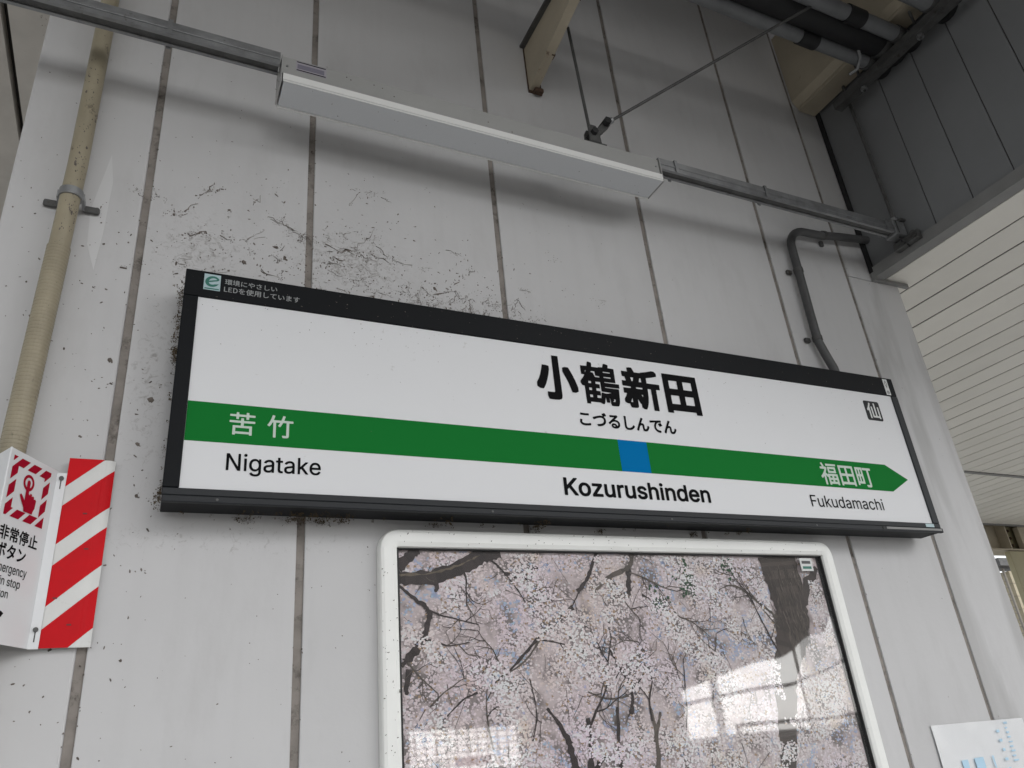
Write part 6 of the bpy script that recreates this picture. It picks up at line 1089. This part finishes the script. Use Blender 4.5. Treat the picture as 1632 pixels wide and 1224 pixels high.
for pts, a, b in (([(-.44, 2.935), (-.407, 2.939), (-.373, 2.932)], .0020, .0008), ([(-.353, 2.892), (-.321, 2.919), (-.297, 2.975), (-.264, 3.004), (-.232, 3.017)], .0034, .0010),
    ([(-.36, 2.79), (-.331, 2.833)], .0012, .0014), ([(-.325, 2.832), (-.309, 2.838), (-.287, 2.855), (-.236, 2.855), (-.187, 2.836), (-.14, 2.81)], .0026, .0007),
    ([(-.108, 2.94), (-.063, 2.927), (-.031, 2.902), (.005, 2.89)], .0013, .0019), ([(.1, 2.884), (.14, 2.876), (.17, 2.868), (.24, 2.875)], .0036, .0008),
    ([(.055, 2.818), (.067, 2.845), (.094, 2.842)], .0034, .0016), ([(.028, 2.852), (.07, 2.872), (.11, 2.884)], .0014, .0026), ([(.113, 3.044), (.141, 3.099), (.191, 3.113)], .0010, .0016), ([(.21, 3.10), (.242, 3.086)], .0020, .0008),
    ([(.504, 2.893), (.467, 2.856), (.416, 2.821)], .0024, .0016), ([(.852, 2.855), (1.014, 2.866)], .0007, .0010), ([(.766, 3.023), (.82, 3.002)], .0009, .0006),
    ([(-.351, 2.756), (-.30, 2.765)], .0012, .0008), ([(-.218, 2.944), (-.216, 2.921)], .0016, .0012), ([(.09, 2.895), (.10, 2.94), (.14, 2.955)], .0013, .0006), ([(.12, 2.885), (.16, 2.925), (.19, 2.98)], .0013, .0006),
    ([(.06, 2.90), (.04, 2.94), (.05, 2.97)], .0010, .0006), ([(.24, 2.875), (.33, 2.862), (.36, 2.87)], .0010, .0007), ([(.30, 2.76), (.36, 2.80), (.42, 2.83)], .0010, .0008), ([(.44, 2.70), (.455, 2.74), (.47, 2.76)], .0010, .0006)):
    strand(pts, a, b)
for k in range(46):
    x = rnd.gauss(.10, .22); z = 2.69 + abs(rnd.gauss(0, .13)); a = rnd.gauss(.2, .7); l = rnd.uniform(.02, .07)
    q = (x + math.cos(a) * l, z + math.sin(a) * l)
    if on_wall(x, z) and on_wall(*q): strand([(x, z), q], rnd.uniform(.0004, .0011), .0004, .003, 1)
for k in range(60):
    x = rnd.uniform(.28, .70); z = rnd.uniform(2.67, 2.78); a = rnd.uniform(.6, 2.4); l = rnd.uniform(.015, .05)
    if on_wall(x, z): strand([(x, z), (x + math.cos(a) * l, z + math.sin(a) * l)], rnd.uniform(.0004, .0009), .0004, .003, 1)
for dx_, dz_, ds_ in WEBDOTS:
    wb.tube([(dx_, -.0004, dz_), (dx_ + rnd.gauss(0, ds_), -.0016, dz_ + rnd.gauss(0, ds_))], [ds_, ds_ * .4], 5)
g2 = wb.build('cobweb', M_WEB); tag(g2, 'dusty branching cobwebs stuck to the wall above the sign', 'cobweb', kind='stuff')

cl_ = MB()
def clump(x, y, z, s, n=9):
    for k in range(n):
        c = Vector((x + rnd.gauss(0, s * .6), y + rnd.gauss(0, s * .35), z + rnd.gauss(0, s * .6))); r_ = s * rnd.uniform(.2, .6)
        v = [c + Vector((rnd.gauss(0, 1), rnd.gauss(0, 1), rnd.gauss(0, 1))).normalized() * r_ * rnd.uniform(.6, 1.2) for q in range(5)]
        cl_.add(v, [(0, 1, 2), (0, 2, 3), (0, 3, 4), (0, 4, 1), (1, 2, 3), (1, 3, 4)])
for k in range(190):
    z = rnd.choice((rnd.gauss(2.615, .028), rnd.gauss(2.50, .03), rnd.gauss(2.44, .012), rnd.gauss(2.10, .014), rnd.uniform(2.4, 2.66)))
    clump(SX0 - abs(rnd.gauss(0, .005)), rnd.uniform(-.100, -.05), z, rnd.uniform(.002, .006), 7)
for k in range(26):
    clump(SX0 - .004, rnd.uniform(-.08, -.02), rnd.uniform(2.1, 2.65), rnd.uniform(.002, .005))
for k in range(150):
    x = rnd.choice((rnd.gauss(-.12, .02), rnd.gauss(-.02, .03), rnd.gauss(.03, .03), rnd.gauss(.09, .015), rnd.gauss(.34, .02), rnd.uniform(-.3, 1.6), rnd.gauss(.62, .01), rnd.gauss(1.3, .02)))
    clump(x, rnd.uniform(-.085, -.01), 2.080 - rnd.uniform(0, .006), rnd.uniform(.002, .006))
for k in range(130):
    x = rnd.choice((rnd.gauss(-.125, .012), rnd.gauss(-.02, .022), rnd.gauss(.035, .012), rnd.gauss(.09, .008), rnd.gauss(.335, .012), rnd.gauss(.62, .008), rnd.gauss(.83, .01), rnd.gauss(1.15, .008)))
    clump(x, rnd.uniform(-.014, -.002), 2.081 - abs(rnd.gauss(0, .007)), rnd.uniform(.002, .005), 6)
for k in range(120):
    x = SX0 + abs(rnd.gauss(0, .8))
    if x < 1.9: clump(x, rnd.uniform(-.10, -.03), SZ1 + rnd.uniform(0, .004), rnd.uniform(.002, .0045), 5)
for k in range(24):
    clump(rnd.choice((XL + .03, LX0 - .004, LX1 + .008)) + rnd.gauss(0, .002), rnd.uniform(-.215, -.135), rnd.uniform(3.245, 3.33), rnd.uniform(.001, .003), 4)
g3 = cl_.build('dust_clumps', M_MOSS); tag(g3, 'brown dust clumps clinging along the edges of the station sign', 'dust', kind='stuff')
